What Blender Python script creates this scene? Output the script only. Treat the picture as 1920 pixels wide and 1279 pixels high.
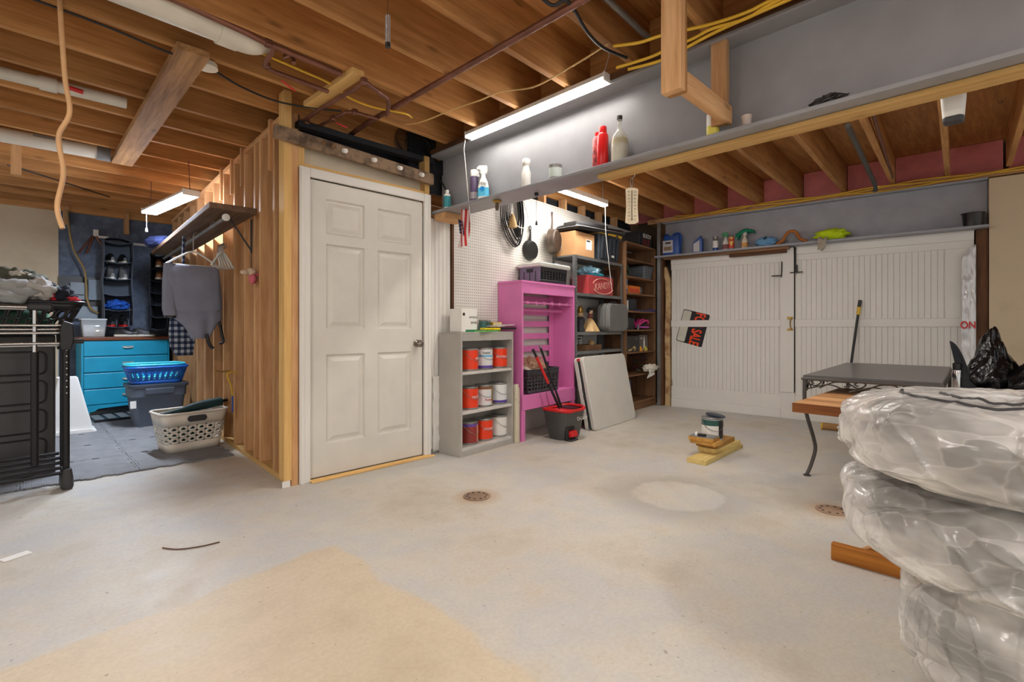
import bpy, bmesh, math, random
from mathutils import Vector, Matrix, noise
random.seed(7)
PI = math.pi
for o in list(bpy.data.objects): bpy.data.objects.remove(o)
SC = bpy.context.scene
COL = SC.collection

# ---------------------------------------------------------------- camera, world, exposure
FPX, HORIZON, CAM_H = 930.0, 613.0, 1.05
cam_d = bpy.data.cameras.new('camera'); cam = bpy.data.objects.new('camera', cam_d); COL.objects.link(cam)
cam_d.sensor_width = 36.0; cam_d.lens = FPX / 1920 * 36.0
cam_d.shift_y = -(639.5 - HORIZON) / 1920.0
cam_d.clip_start = 0.02
cam.location = (0, 0, CAM_H); cam.rotation_euler = (PI / 2, 0, -PI / 4)
SC.camera = cam
w = bpy.data.worlds.new('world'); SC.world = w; w.use_nodes = True
w.node_tree.nodes['Background'].inputs[0].default_value = (1.0, 0.98, 0.955, 1)
w.node_tree.nodes['Background'].inputs[1].default_value = 0.46
SC.view_settings.view_transform = 'Standard'; SC.view_settings.look = 'None'
SC.view_settings.gamma = 1.0; SC.view_settings.use_curve_mapping = False
SC.view_settings.exposure = 0.92
TUBE_E, TUBE2_E, ALC_E, BACK_E = 19.0, 48.0, 115.0, 62.0

# ---------------------------------------------------------------- frame of the right-hand part of the room (turned 5 degrees)
TH = math.radians(5.0); PX, PY = 2.45, 3.36
ct, st = math.cos(TH), math.sin(TH)
def r2w(a, b): return (PX + a * ct - b * st, PY + a * st + b * ct)

# ---------------------------------------------------------------- mesh builder
def rrect(w, d, r, n=5):
    r = min(r, w / 2 - 1e-4, d / 2 - 1e-4); P = []
    for cx, cy, a0 in ((w/2-r, d/2-r, 0), (-w/2+r, d/2-r, 90), (-w/2+r, -d/2+r, 180), (w/2-r, -d/2+r, 270)):
        for i in range(n + 1):
            a = math.radians(a0 + 90 * i / n); P.append((cx + r * math.cos(a), cy + r * math.sin(a)))
    return P
class MB:
    def __init__(s): s.v = []; s.f = []
    def box(s, x0, x1, y0, y1, z0, z1):
        b = len(s.v)
        s.v += [(x0,y0,z0),(x1,y0,z0),(x1,y1,z0),(x0,y1,z0),(x0,y0,z1),(x1,y0,z1),(x1,y1,z1),(x0,y1,z1)]
        s.f += [tuple(b+i for i in q) for q in ((3,2,1,0),(4,5,6,7),(0,1,5,4),(1,2,6,5),(2,3,7,6),(3,0,4,7))]
        return s
    def cbox(s, c, sz, rz=0.0, rx=0.0, ry=0.0):
        b = len(s.v); m = MB().box(-sz[0]/2, sz[0]/2, -sz[1]/2, sz[1]/2, -sz[2]/2, sz[2]/2)
        return s.add(m, Matrix.Translation(c) @ Matrix.Rotation(rz,4,'Z') @ Matrix.Rotation(ry,4,'Y') @ Matrix.Rotation(rx,4,'X'))
    def add(s, m, M=None):
        b = len(s.v)
        s.v += [tuple(M @ Vector(q)) for q in m.v] if M else list(m.v)
        s.f += [tuple(b+i for i in q) for q in m.f]
        return s
    def loft(s, rings, cap=True, closed=False):
        b = len(s.v); n = len(rings[0]); R = len(rings)
        for r in rings: s.v += [tuple(q) for q in r]
        for i in range(R - (0 if closed else 1)):
            i2 = (i + 1) % R
            for j in range(n):
                k = (j + 1) % n
                s.f.append((b+i*n+j, b+i*n+k, b+i2*n+k, b+i2*n+j))
        if cap and not closed:
            s.f.append(tuple(b+j for j in reversed(range(n)))); s.f.append(tuple(b+(R-1)*n+j for j in range(n)))
        return s
    def lathe(s, prof, n=24, c=(0,0,0), cap=True):
        return s.loft([[(c[0]+r*math.cos(2*PI*j/n), c[1]+r*math.sin(2*PI*j/n), c[2]+z) for j in range(n)] for r, z in prof], cap)
    def cyl(s, p, q, r, n=12, r2=None):
        return s.tube([p, q], [r, r if r2 is None else r2], n)
    def tube(s, path, r, n=8, closed=False):
        P = [Vector(p) for p in path]; rs = r if isinstance(r, (list, tuple)) else [r]*len(P)
        rings = []; up = None
        for i, p in enumerate(P):
            if closed: t = (P[(i+1) % len(P)] - P[i-1])
            else: t = (P[min(i+1, len(P)-1)] - P[max(i-1, 0)])
            t = t.normalized() if t.length > 1e-9 else Vector((0,0,1))
            if up is None:
                up = t.orthogonal().normalized()
            else:
                up = (up - t * up.dot(t)); up = up.normalized() if up.length > 1e-6 else t.orthogonal().normalized()
            sd = t.cross(up)
            rings.append([tuple(p + (up*math.cos(2*PI*j/n) + sd*math.sin(2*PI*j/n))*rs[i]) for j in range(n)])
        return s.loft(rings, True, closed)
    def prism(s, poly, h0, h1, ax='z'):
        f = {'z': lambda p, h: (p[0], p[1], h), 'y': lambda p, h: (p[0], h, p[1]), 'x': lambda p, h: (h, p[0], p[1])}[ax]
        return s.loft([[f(p, h0) for p in poly], [f(p, h1) for p in poly]])
    def grid(s, fn, nu, nv, closeu=False):
        b = len(s.v); N = nu + (0 if closeu else 1)
        for j in range(nv + 1):
            for i in range(N): s.v.append(tuple(fn(i / nu, j / nv)))
        for j in range(nv):
            for i in range(nu):
                k = (i + 1) % N
                s.f.append((b+j*N+i, b+j*N+k, b+(j+1)*N+k, b+(j+1)*N+i))
        return s
    def perf(s, fn, U, V, hole):
        n = len(hole)
        for i in range(U):
            for j in range(V):
                b = len(s.v)
                for x, y in hole:
                    m = max(abs(x), abs(y)) or 1
                    for hx, hy in ((x / m, y / m), (x, y)):
                        s.v.append(tuple(fn((i + .5 + hx / 2) / U, (j + .5 + hy / 2) / V)))
                for k in range(n):
                    q = (k + 1) % n
                    s.f.append((b+2*k, b+2*q, b+2*q+1, b+2*k+1))
        return s
    def blob(s, c, sz, seed=0, amp=.25, fr=3.0, nu=28, nv=18, pw=1.0, flat=None):
        def fn(u, v):
            a = 2*PI*u; e = PI*(v - .5)
            d = Vector((math.cos(e)*math.cos(a), math.cos(e)*math.sin(a), math.sin(e)))
            k = 1 + amp * noise.noise(d*fr + Vector((seed*3.1, seed*1.7, 0))) + amp*.5*noise.noise(d*fr*2.7 + Vector((0, seed*2.3, seed)))
            z = d.z*sz[2]*k
            if flat is not None: z = max(z, flat)
            g = lambda q: math.copysign(abs(q)**pw, q)
            return (c[0]+g(d.x)*sz[0]*k, c[1]+g(d.y)*sz[1]*k, c[2]+z)
        return s.grid(fn, nu, nv, True)
    def obj(s, name, m, parent=None, smooth=None, bevel=0, loc=None, rot=None, solid=0, sub=0):
        me = bpy.data.meshes.new(name); me.from_pydata(s.v, [], s.f); me.update()
        return mobj(name, me, m, parent, smooth, bevel, loc, rot, solid, sub)
def mobj(name, me, m, parent=None, smooth=None, bevel=0, loc=None, rot=None, solid=0, sub=0):
    if m is not None and not me.materials: me.materials.append(m)
    if smooth is not None:
        me.polygons.foreach_set('use_smooth', [True]*len(me.polygons))
        if smooth < 180: me.set_sharp_from_angle(angle=math.radians(smooth))
    o = bpy.data.objects.new(name, me); COL.objects.link(o); o.parent = parent
    if loc is not None: o.location = loc
    if rot is not None: o.rotation_euler = rot
    if solid:
        d = o.modifiers.new('solidify', 'SOLIDIFY'); d.thickness = solid; d.offset = 0
    if bevel:
        d = o.modifiers.new('bevel', 'BEVEL'); d.width = bevel; d.segments = 2; d.limit_method = 'ANGLE'
    if sub:
        d = o.modifiers.new('sub', 'SUBSURF'); d.levels = sub; d.render_levels = sub
    return o
def tag(o, label, cat, group=None):
    o['label'] = label; o['category'] = cat
    if group: o['group'] = group
    return o
def struct(o): o['kind'] = 'structure'; return o
def empty(name, loc=(0,0,0), rz=0.0, rot=None):
    o = bpy.data.objects.new(name, None); COL.objects.link(o); o.location = loc; o.empty_display_size = .05
    o.rotation_euler = rot if rot else (0, 0, rz); return o
def thing(name, label, cat, loc=(0,0,0), rz=0.0, group=None, rot=None):
    return tag(empty(name, loc, rz, rot), label, cat, group)
def RT(name, label, cat, a, b, z=0.0, rz=0.0, group=None):
    x, y = r2w(a, b); return thing(name, label, cat, (x, y, z), TH + rz, group)
def copy_tree(o, parent=None):
    kids = [c for c in bpy.data.objects if c.parent == o]
    c = o.copy(); COL.objects.link(c)
    if parent is not None: c.parent = parent
    for k in kids: copy_tree(k, c)
    return c
def text(body, size, m, parent, loc, rot, name='lettering', ext=.0006, sx=1.0, align='CENTER', bold=0.0):
    cu = bpy.data.curves.new('t', 'FONT'); cu.body = body; cu.size = size; cu.extrude = ext; cu.offset = bold; cu.align_x = align; cu.align_y = 'CENTER'
    t = bpy.data.objects.new('t', cu); COL.objects.link(t)
    me = bpy.data.meshes.new_from_object(t.evaluated_get(bpy.context.evaluated_depsgraph_get()))
    bpy.data.objects.remove(t); me.materials.clear()
    if sx != 1.0:
        for v in me.vertices: v.co.x *= sx
    return mobj(name, me, m, parent, loc=loc, rot=rot)
def curve3(pts, n=8):
    P = [Vector(p) for p in pts]; out = []
    for i in range(len(P) - 1):
        p0 = P[max(i-1, 0)]; p1 = P[i]; p2 = P[i+1]; p3 = P[min(i+2, len(P)-1)]
        for k in range(n):
            t = k / n
            out.append(.5*((2*p1) + (p2-p0)*t + (2*p0-5*p1+4*p2-p3)*t*t + (3*p1-p0-3*p2+p3)*t**3))
    out.append(P[-1]); return out

# ---------------------------------------------------------------- materials
def s2l(c):
    f = lambda q: (q/12.92 if q <= .04045 else ((q+.055)/1.055)**2.4)
    return tuple(f(q/255.) for q in c) + (1.0,)
MATS = {}
class NT:
    def __init__(s, name):
        s.m = bpy.data.materials.new(name); s.m.use_nodes = True; s.t = s.m.node_tree; s.b = s.t.nodes['Principled BSDF']
    def n(s, ty, **k):
        x = s.t.nodes.new(ty)
        for a, v in k.items(): setattr(x, a, v)
        return x
    def l(s, a, b): s.t.links.new(a, b)
    def math(s, op, a, b=None, clamp=False):
        x = s.n('ShaderNodeMath', operation=op, use_clamp=clamp)
        for i, q in enumerate((a, b)):
            if q is None: continue
            if isinstance(q, (int, float)): x.inputs[i].default_value = q
            else: s.l(q, x.inputs[i])
        return x.outputs[0]
    def mix(s, fac, a, b):
        x = s.n('ShaderNodeMix', data_type='RGBA')
        for i, q in ((0, fac), (6, a), (7, b)):
            if isinstance(q, (int, float, tuple)): x.inputs[i].default_value = q
            else: s.l(q, x.inputs[i])
        return x.outputs[2]
    def ramp(s, fac, stops):
        x = s.n('ShaderNodeValToRGB'); s.l(fac, x.inputs[0]); e = x.color_ramp.elements
        while len(e) < len(stops): e.new(.5)
        for q, (p, c) in zip(e, stops): q.position = p; q.color = c
        return x.outputs[0]
    def noise(s, vec, sc, det=3.0, rough=.55):
        x = s.n('ShaderNodeTexNoise'); x.inputs['Scale'].default_value = sc; x.inputs['Detail'].default_value = det
        x.inputs['Roughness'].default_value = rough; s.l(vec, x.inputs['Vector']); return x.outputs[0]
    def coords(s, scale=(1,1,1), rnd=False):
        t = s.n('ShaderNodeTexCoord'); m = s.n('ShaderNodeMapping'); m.inputs['Scale'].default_value = scale
        s.l(t.outputs['Object'], m.inputs['Vector'])
        if rnd:
            o = s.n('ShaderNodeObjectInfo'); q = s.math('MULTIPLY', o.outputs['Random'], 40.0); s.l(q, m.inputs['Location'])
        return m.outputs[0]
    def bump(s, h, st=.2, d=.01):
        x = s.n('ShaderNodeBump'); x.inputs['Strength'].default_value = st; x.inputs['Distance'].default_value = d
        s.l(h, x.inputs['Height']); s.l(x.outputs[0], s.b.inputs['Normal'])
def plain(name, c, rough=.5, metal=0.0, var=.08, vs=6.0, coat=0.0, spec=None):
    if name in MATS: return MATS[name]
    k = NT(name); c = s2l(c)
    n = k.noise(k.coords((1,1,1), True), vs, 3.0)
    d = tuple(q*(1-var*1.6) for q in c[:3]) + (1,); u = tuple(min(1, q*(1+var)) for q in c[:3]) + (1,)
    k.l(k.ramp(n, [(.3, d), (.7, u)]), k.b.inputs['Base Color'])
    k.b.inputs['Roughness'].default_value = rough; k.b.inputs['Metallic'].default_value = metal
    if coat: k.b.inputs['Coat Weight'].default_value = coat
    if spec is not None: k.b.inputs['Specular IOR Level'].default_value = spec
    MATS[name] = k.m; return k.m
def wood(name, c1, c2, ax='X', rough=.65, knots=True, g=1.0):
    key = name + ax
    if key in MATS: return MATS[key]
    k = NT(key); sc = {'X': (.9*g, 14*g, 14*g), 'Y': (14*g, .9*g, 14*g), 'Z': (14*g, 14*g, .9*g)}[ax]
    v = k.coords(sc, True)
    n1 = k.noise(v, 1.6, 5.0, .6); n2 = k.noise(v, 6.0, 2.0)
    v2 = k.coords((1,1,1), True); n3 = k.noise(v2, 2.2, 2.0)
    f = k.math('ADD', k.math('MULTIPLY', n1, .6), k.math('ADD', k.math('MULTIPLY', n2, .2), k.math('MULTIPLY', n3, .2)))
    c = k.ramp(f, [(.36, s2l(c2)), (.62, s2l(c1))])
    if knots:
        ks = {'X': (2.2, 7, 7), 'Y': (7, 2.2, 7), 'Z': (7, 7, 2.2)}[ax]
        vo = k.n('ShaderNodeTexVoronoi'); vo.inputs['Scale'].default_value = 1.0; k.l(k.coords(ks, True), vo.inputs['Vector'])
        kn = k.ramp(vo.outputs['Distance'], [(.04, (1,1,1,1)), (.13, (0,0,0,1))])
        c = k.mix(k.math('MULTIPLY', kn, .55), c, tuple(q*.35 for q in s2l(c2)[:3]) + (1,))
    oi = k.n('ShaderNodeObjectInfo'); hs = k.n('ShaderNodeHueSaturation'); k.l(k.math('ADD', k.math('MULTIPLY', oi.outputs['Random'], .34), .84), hs.inputs['Value']); k.l(c, hs.inputs['Color']); c = hs.outputs[0]
    k.l(c, k.b.inputs['Base Color']); k.b.inputs['Roughness'].default_value = rough
    k.b.inputs['Specular IOR Level'].default_value = .25
    k.bump(n1, .15, .004)
    MATS[key] = k.m; return k.m
def emit(name, c, e):
    if name in MATS: return MATS[name]
    k = NT(name); k.b.inputs['Base Color'].default_value = s2l(c); k.b.inputs['Emission Color'].default_value = s2l(c)
    k.b.inputs['Emission Strength'].default_value = e; MATS[name] = k.m; return k.m
def glass(name, c=(240,245,240), rough=.05, alpha=.3):
    if name in MATS: return MATS[name]
    k = NT(name); k.b.inputs['Base Color'].default_value = s2l(c); k.b.inputs['Roughness'].default_value = rough
    k.b.inputs['Alpha'].default_value = alpha; k.b.inputs['Coat Weight'].default_value = .6
    MATS[name] = k.m; return k.m

def mk_floor():
    k = NT('floor_concrete'); v = k.coords()
    sx = k.n('ShaderNodeSeparateXYZ'); k.l(v, sx.inputs[0])
    X, Y = sx.outputs[0], sx.outputs[1]
    nb = k.noise(v, 1.4, 6.0, .65); nm = k.noise(v, 5.0, 6.0, .65); nf = k.noise(v, 60.0, 3.0, .7); nw = k.noise(v, 3.0, 4.0, .6)
    paint = k.ramp(nb, [(.30, s2l((186,178,162))), (.46, s2l((204,198,186))), (.58, s2l((194,193,190))), (.8, s2l((212,204,190)))])
    paint = k.mix(k.math('MULTIPLY', k.ramp(nm, [(.5, (0,0,0,1)), (.75, (1,1,1,1))]), .35), paint, s2l((196,180,156)))
    # unpainted tan field with ragged edges: x < 1.1 and y < 2.24
    wob = k.math('MULTIPLY', k.math('SUBTRACT', nw, .5), .16)
    def step(co, lim, wd=.03):
        d = k.math('DIVIDE', k.math('SUBTRACT', k.math('ADD', lim, wob), co), wd); return k.math('ADD', d, .5, True)
    ylim = k.math('ADD', k.math('MULTIPLY', X, .127), 2.166)
    tan_m = k.math('MULTIPLY', step(X, 1.09), step(Y, ylim))
    tanc = k.ramp(nm, [(.3, s2l((198,182,157))), (.55, s2l((210,195,170))), (.8, s2l((206,193,172)))])
    c = k.mix(tan_m, paint, tanc)
    # pale round scuff left by a stand, with a darker worn halo
    def dist(cx, cy):
        dx = k.math('SUBTRACT', X, cx); dy = k.math('SUBTRACT', Y, cy)
        return k.math('SQRT', k.math('ADD', k.math('POWER', dx, 2.0), k.math('POWER', dy, 2.0)))
    d = k.math('ADD', dist(2.92, 1.46), k.math('MULTIPLY', k.math('SUBTRACT', nm, .5), .12))
    halo = k.ramp(d, [(.25, (0,0,0,1)), (.29, (1,1,1,1)), (.34, (.8,.8,.8,1)), (.55, (0,0,0,1))])
    c = k.mix(k.math('MULTIPLY', halo, .38), c, s2l((138,136,132)))
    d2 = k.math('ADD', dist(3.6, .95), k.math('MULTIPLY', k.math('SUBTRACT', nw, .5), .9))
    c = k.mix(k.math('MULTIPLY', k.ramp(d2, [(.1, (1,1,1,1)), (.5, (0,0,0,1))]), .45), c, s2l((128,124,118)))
    d3 = k.math('ADD', dist(.75, 3.75), k.math('MULTIPLY', k.math('SUBTRACT', nw, .5), .9))
    c = k.mix(k.math('MULTIPLY', k.ramp(d3, [(.05, (1,1,1,1)), (.5, (0,0,0,1))]), .45), c, s2l((150,124,90)))  # brown patch by the stud partition, mostly shadow painted into the floor colour
    for cx, cy in ((2.017, 2.325), (3.30, .71)):
        c = k.mix(k.math('MULTIPLY', k.ramp(dist(cx, cy), [(.1, (1,1,1,1)), (.17, (0,0,0,1))]), .5), c, s2l((176,140,100)))
    # fine cracks and specks
    vo = k.n('ShaderNodeTexVoronoi', feature='DISTANCE_TO_EDGE'); vo.inputs['Scale'].default_value = .4
    vm = k.n('ShaderNodeVectorMath', operation='ADD'); nv = k.n('ShaderNodeTexNoise'); nv.inputs['Scale'].default_value = 3.0; nv.inputs['Detail'].default_value = 5
    k.l(v, nv.inputs['Vector']); k.l(v, vm.inputs[0]); k.l(nv.outputs[1], vm.inputs[1]); k.l(vm.outputs[0], vo.inputs['Vector'])
    c = k.mix(k.math('MULTIPLY', k.ramp(vo.outputs[0], [(.0, (1,1,1,1)), (.003, (0,0,0,1))]), .10), c, s2l((150,130,106)))
    sp = k.noise(v, 34.0, 2.0); c = k.mix(k.math('MULTIPLY', k.ramp(sp, [(.70, (0,0,0,1)), (.76, (1,1,1,1))]), .6), c, s2l((120,104,84)))
    c = k.mix(k.math('MULTIPLY', k.ramp(nf, [(.35, (1,1,1,1)), (.6, (0,0,0,1))]), .16), c, s2l((150,132,108)))
    k.l(c, k.b.inputs['Base Color'])
    k.l(k.ramp(nm, [(.3, (.42,.42,.42,1)), (.7, (.62,.62,.62,1))]), k.b.inputs['Roughness'])
    k.b.inputs['Specular IOR Level'].default_value = .35
    k.bump(k.math('ADD', nf, k.math('MULTIPLY', nm, .6)), .12, .004)
    return k.m
def mk_peg():
    k = NT('pegboard'); v = k.coords(); f = k.n('ShaderNodeVectorMath', operation='FRACTION'); s = k.n('ShaderNodeVectorMath', operation='SCALE')
    s.inputs[3].default_value = 1/.0254; k.l(v, s.inputs[0]); k.l(s.outputs[0], f.inputs[0])
    q = k.n('ShaderNodeSeparateXYZ'); k.l(f.outputs[0], q.inputs[0])
    dx = k.math('SUBTRACT', q.outputs[0], .5); dz = k.math('SUBTRACT', q.outputs[2], .5)
    d = k.math('SQRT', k.math('ADD', k.math('POWER', dx, 2.0), k.math('POWER', dz, 2.0)))
    n = k.noise(v, 3.0, 4.0)
    base = k.ramp(n, [(.3, s2l((214,208,200))), (.7, s2l((232,228,222)))])
    k.l(k.mix(k.ramp(d, [(.14, (1,1,1,1)), (.19, (0,0,0,1))]), base, s2l((70,64,60))), k.b.inputs['Base Color'])
    k.b.inputs['Roughness'].default_value = .5; return k.m
def mk_ply(name, c1, c2):
    k = NT(name); v = k.coords((1, 9, 1)); n = k.noise(v, 2.5, 5.0, .65); n2 = k.noise(k.coords((2, 14, 1)), 3.0, 3.0)
    c = k.ramp(n, [(.3, s2l(c2)), (.65, s2l(c1))])
    c = k.mix(k.math('MULTIPLY', k.ramp(n2, [(.62, (0,0,0,1)), (.72, (1,1,1,1))]), .6), c, s2l(tuple(int(q*.5) for q in c2)))
    k.l(c, k.b.inputs['Base Color']); k.b.inputs['Roughness'].default_value = .6; return k.m
def mk_bag(name):
    k = NT(name); v = k.coords((.7,.7,1.6)); nz = k.n('ShaderNodeTexNoise'); nz.inputs['Scale'].default_value = 4.0; nz.inputs['Detail'].default_value = 3
    k.l(v, nz.inputs['Vector']); ad = k.n('ShaderNodeVectorMath', operation='MULTIPLY_ADD'); ad.inputs[1].default_value = (.35,.35,.35)
    k.l(nz.outputs[1], ad.inputs[0]); k.l(v, ad.inputs[2])
    vo = k.n('ShaderNodeTexVoronoi'); vo.inputs['Scale'].default_value = 9.0; k.l(ad.outputs[0], vo.inputs['Vector'])
    ve = k.n('ShaderNodeTexVoronoi', feature='DISTANCE_TO_EDGE'); ve.inputs['Scale'].default_value = 9.0; k.l(ad.outputs[0], ve.inputs['Vector'])
    n = k.noise(v, 3.0, 4.0, .6)
    sp = k.n('ShaderNodeSeparateColor'); k.l(vo.outputs['Color'], sp.inputs[0])
    f = k.math('ADD', k.math('MULTIPLY', sp.outputs[0], .12), k.math('MULTIPLY', n, .95))
    k.b.inputs['Base Color'].default_value = s2l((240,238,234)); k.b.inputs['Roughness'].default_value = .2
    k.b.inputs['Specular IOR Level'].default_value = .7
    k.b.inputs['Coat Weight'].default_value = .4; k.b.inputs['Coat Roughness'].default_value = .1
    a = k.ramp(f, [(.40, (.34,.34,.34,1)), (.53, (.62,.62,.62,1)), (.64, (.9,.9,.9,1))])
    ed = k.ramp(ve.outputs[0], [(.0, (1,1,1,1)), (.05, (0,0,0,1))])
    k.l(k.math('ADD', a, k.math('MULTIPLY', ed, .10), True), k.b.inputs['Alpha'])
    h = k.math('ADD', k.math('MULTIPLY', ve.outputs[0], -1.2), k.math('MULTIPLY', n, 1.2)); k.bump(h, .5, .02)
    return k.m
def mk_stain(name, c, c2, sc=3.0, lo=.5, hi=.7, rough=.7, bump=.0):
    k = NT(name); v = k.coords(); n = k.noise(v, sc, 6.0, .65)
    k.l(k.mix(k.ramp(n, [(lo, (0,0,0,1)), (hi, (1,1,1,1))]), s2l(c), s2l(c2)), k.b.inputs['Base Color'])
    k.b.inputs['Roughness'].default_value = rough
    if bump: k.bump(n, bump, .01)
    return k.m
def mk_plaid(name):
    k = NT(name); v = k.coords(); q = k.n('ShaderNodeSeparateXYZ'); k.l(v, q.inputs[0]); out = None
    for ch, sc in ((0, 22.0), (2, 20.0)):
        w1 = k.math('FRACT', k.math('MULTIPLY', q.outputs[ch], sc)); b1 = k.math('GREATER_THAN', w1, .5)
        out = b1 if out is None else k.math('ADD', out, b1)
    k.l(k.ramp(k.math('MULTIPLY', out, .5), [(.0, s2l((26,34,56))), (.5, s2l((74,88,112))), (1.0, s2l((176,180,186)))]), k.b.inputs['Base Color'])
    k.b.inputs['Roughness'].default_value = .9; return k.m
def mk_stripes(name, c1, c2, ax, sc):
    k = NT(name); v = k.coords(); q = k.n('ShaderNodeSeparateXYZ'); k.l(v, q.inputs[0])
    f = k.math('GREATER_THAN', k.math('FRACT', k.math('MULTIPLY', q.outputs[ax], sc)), .5)
    k.l(k.mix(f, s2l(c1), s2l(c2)), k.b.inputs['Base Color']); k.b.inputs['Roughness'].default_value = .8; return k.m

M_joist = {a: wood('joist_wood', (202,150,94), (154,106,60), a) for a in 'XYZ'}
M_stud = {a: wood('stud_wood', (222,178,130), (184,134,88), a) for a in 'XYZ'}
M_new = {a: wood('new_pine', (228,188,124), (204,158,92), a) for a in 'XYZ'}
M_old = {a: wood('old_wood', (150,112,78), (98,70,48), a) for a in 'XYZ'}
M_dark = {a: wood('dark_wood', (110,74,48), (70,46,32), a) for a in 'XYZ'}
M_shelf = {a: wood('shelf_wood', (150,112,80), (112,78,54), a, knots=False) for a in 'XYZ'}
M_white = plain('white_paint', (228,225,219), .45, var=.015)
M_door = plain('door_paint', (216,211,201), .4, var=.03)
M_grayw = plain('gray_white_paint', (208,205,200), .5, var=.05)
M_beam = plain('beam_gray_paint', (150,150,153), .38, var=.05)
M_lintel = plain('lintel_blue_gray', (158,160,168), .5, var=.06)
M_black = plain('black_plastic', (26,26,28), .4)
M_blackm = plain('black_metal', (36,35,36), .4, .3)
M_dgray = plain('dark_gray_plastic', (58,58,60), .5)
M_gray = plain('gray_plastic', (120,120,120), .5)
M_chrome = plain('chrome', (200,198,196), .18, 1.0)
M_steel = plain('galvanized', (158,158,156), .4, .7, .15)
M_copper = plain('copper_pipe', (132,88,72), .4, .6, .2)
M_brass = plain('brass', (176,142,74), .35, .8)
M_pvc = plain('pvc', (226,220,206), .4, var=.06)
M_orange = plain('orange_print', (238,72,26), .4)
M_red = plain('red_plastic', (206,30,32), .4)
M_pink = plain('pink_paint', (222,124,184), .42, var=.04)
M_paper = plain('paper_white', (238,236,230), .6, var=.03)
M_card = plain('cardboard', (200,152,104), .8, var=.06)
M_yellow = plain('yellow_plastic', (226,182,40), .45)
M_blue = plain('blue_plastic', (28,78,170), .4)
M_teal = plain('teal_paint', (28,156,192), .4, var=.06)
M_ycable = plain('yellow_cable', (226,180,50), .45)
M_iron = plain('cast_iron', (52,50,48), .55, .3)
M_rubber = plain('tire_rubber', (66,61,56), .7)
M_beige = mk_stain('beige_drywall', (206,190,162), (186,168,138), 2.0, .5, .8)
M_cream = plain('cream_drywall', (218,206,184), .8, var=.03)
M_navy = mk_stain('navy_wall', (86,98,118), (112,124,142), 12.0, .45, .7)
M_void = plain('cavity_shade', (34,36,42), .9)  # near-black colour standing in for shade inside gaps and holes

# ================================================================ THE SETTING
struct(MB().box(-4, 8, -3, 9.5, -.06, 0).obj('floor', mk_floor()))
# drains and floor grime
def drain(x, y, label):
    t = thing('floor_drain', label, 'drain', (x, y, 0), 0, 'cast iron floor drains')
    MB().lathe([(.085, .0005), (.085, .004), (.078, .006), (0.001, .006)], 28).obj('cover', plain('rusty_iron', (150,124,102), .7, .2, .2), t)
    h = MB().lathe([(.008, .006), (.008, .0068), (.0005, .0068)], 8); me = bpy.data.meshes.new('hole'); me.from_pydata(h.v, [], h.f)
    for i in range(10): mobj('hole', me, M_void, t, loc=(.06*math.cos(.628*i), .06*math.sin(.628*i), 0))
drain(2.017, 2.325, 'round rusty floor drain cover in open concrete in front of the white door')
drain(3.30, .71, 'round rusty floor drain cover beside the wrapped stack')

# ---- ceiling: subfloor and joists
ceil = struct(MB().box(-4, 6.6, -3, 8.6, 2.805, 2.83).obj('ceiling', mk_ply('subfloor_ply', (206,150,88), (164,110,58))))
jm = MB().box(-4.2, 6.35, 0, .038, 2.5, 2.805); jme = bpy.data.meshes.new('joist'); jme.from_pydata(jm.v, [], jm.f)
JR = math.atan(.0507); JY = [.072 + .418*k for k in range(-7, 20)]
for y0 in JY: mobj('joist', jme, M_joist['X'], ceil, bevel=.002, loc=(0, y0, 0), rot=(0, 0, JR))
bm_ = MB().box(2.60, 2.638, .04, .417, 2.5, 2.805); bme = bpy.data.meshes.new('blocking'); bme.from_pydata(bm_.v, [], bm_.f)
for y0 in JY[:16]: mobj('blocking', bme, M_joist['Y'], ceil, loc=(0, y0, 0), rot=(0, 0, JR))

# ---- steel beam
t = thing('steel_beam', 'long gray painted steel I-beam crossing the room under the joists', 'beam', (2.548, 0, 1.98))
MB().box(-.132, .10, -3, 3.36, 0, .02).obj('bottom_flange', M_beam, t, bevel=.004)
MB().box(-.008, .008, -3, 3.36, .02, .465).obj('web', M_beam, t)
MB().box(-.132, .132, -3, 3.36, .465, .487).obj('top_flange', M_beam, t, bevel=.004)
MB().box(-.14, .14, -3, 3.36, .487, .519).obj('sill_plank', M_dark['Y'], t)
tag(MB().box(2.505, 2.60, -3, 1.77, 1.955, 1.979).obj('nailing_strip', M_new['Y'], bevel=.003), 'long pale wood strip fixed along the underside of the gray beam', 'wood strip')
tag(MB().box(2.44, 2.67, 3.20, 3.35, 1.925, 1.979).obj('bearing_block', M_stud['X'], bevel=.003), 'short wood block under the wall end of the gray beam', 'wood block')

# ---- door wall
wb = struct(MB().box(1.34, 2.39, 3.47, 3.50, 0, 2.30).obj('wall_back_left', M_cream))
MB().box(1.40, 2.6, 3.62, 3.64, 2.2, 2.805).obj('cavity_shade_board', M_void, wb)  # dark sheet painting the shade of the open gap above the door
MB().box(1.236, 1.285, 3.338, 3.43, .04, 2.60).obj('post', M_new['Z'], wb, bevel=.002)
MB().box(1.285, 1.331, 3.345, 3.43, 0.0, 2.31).obj('stud', M_stud['Z'], wb, bevel=.002)
MB().box(1.225, 1.275, 3.336, 3.345, 0, .04).obj('post_foot', M_white, wb)
MB().box(1.331, 1.372, 3.345, 3.43, 2.115, 2.33).obj('stud', M_new['Z'], wb, bevel=.002)
MB().box(1.372, 2.345, 3.352, 3.43, 2.115, 2.152).obj('header', M_new['X'], wb, bevel=.002)
MB().box(1.372, 2.345, 3.41, 3.425, 2.152, 2.31).obj('drywall_panel', M_cream, wb)
MB().box(2.345, 2.392, 3.345, 3.43, 2.10, 2.44).obj('stud', M_new['Z'], wb, bevel=.002)
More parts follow.
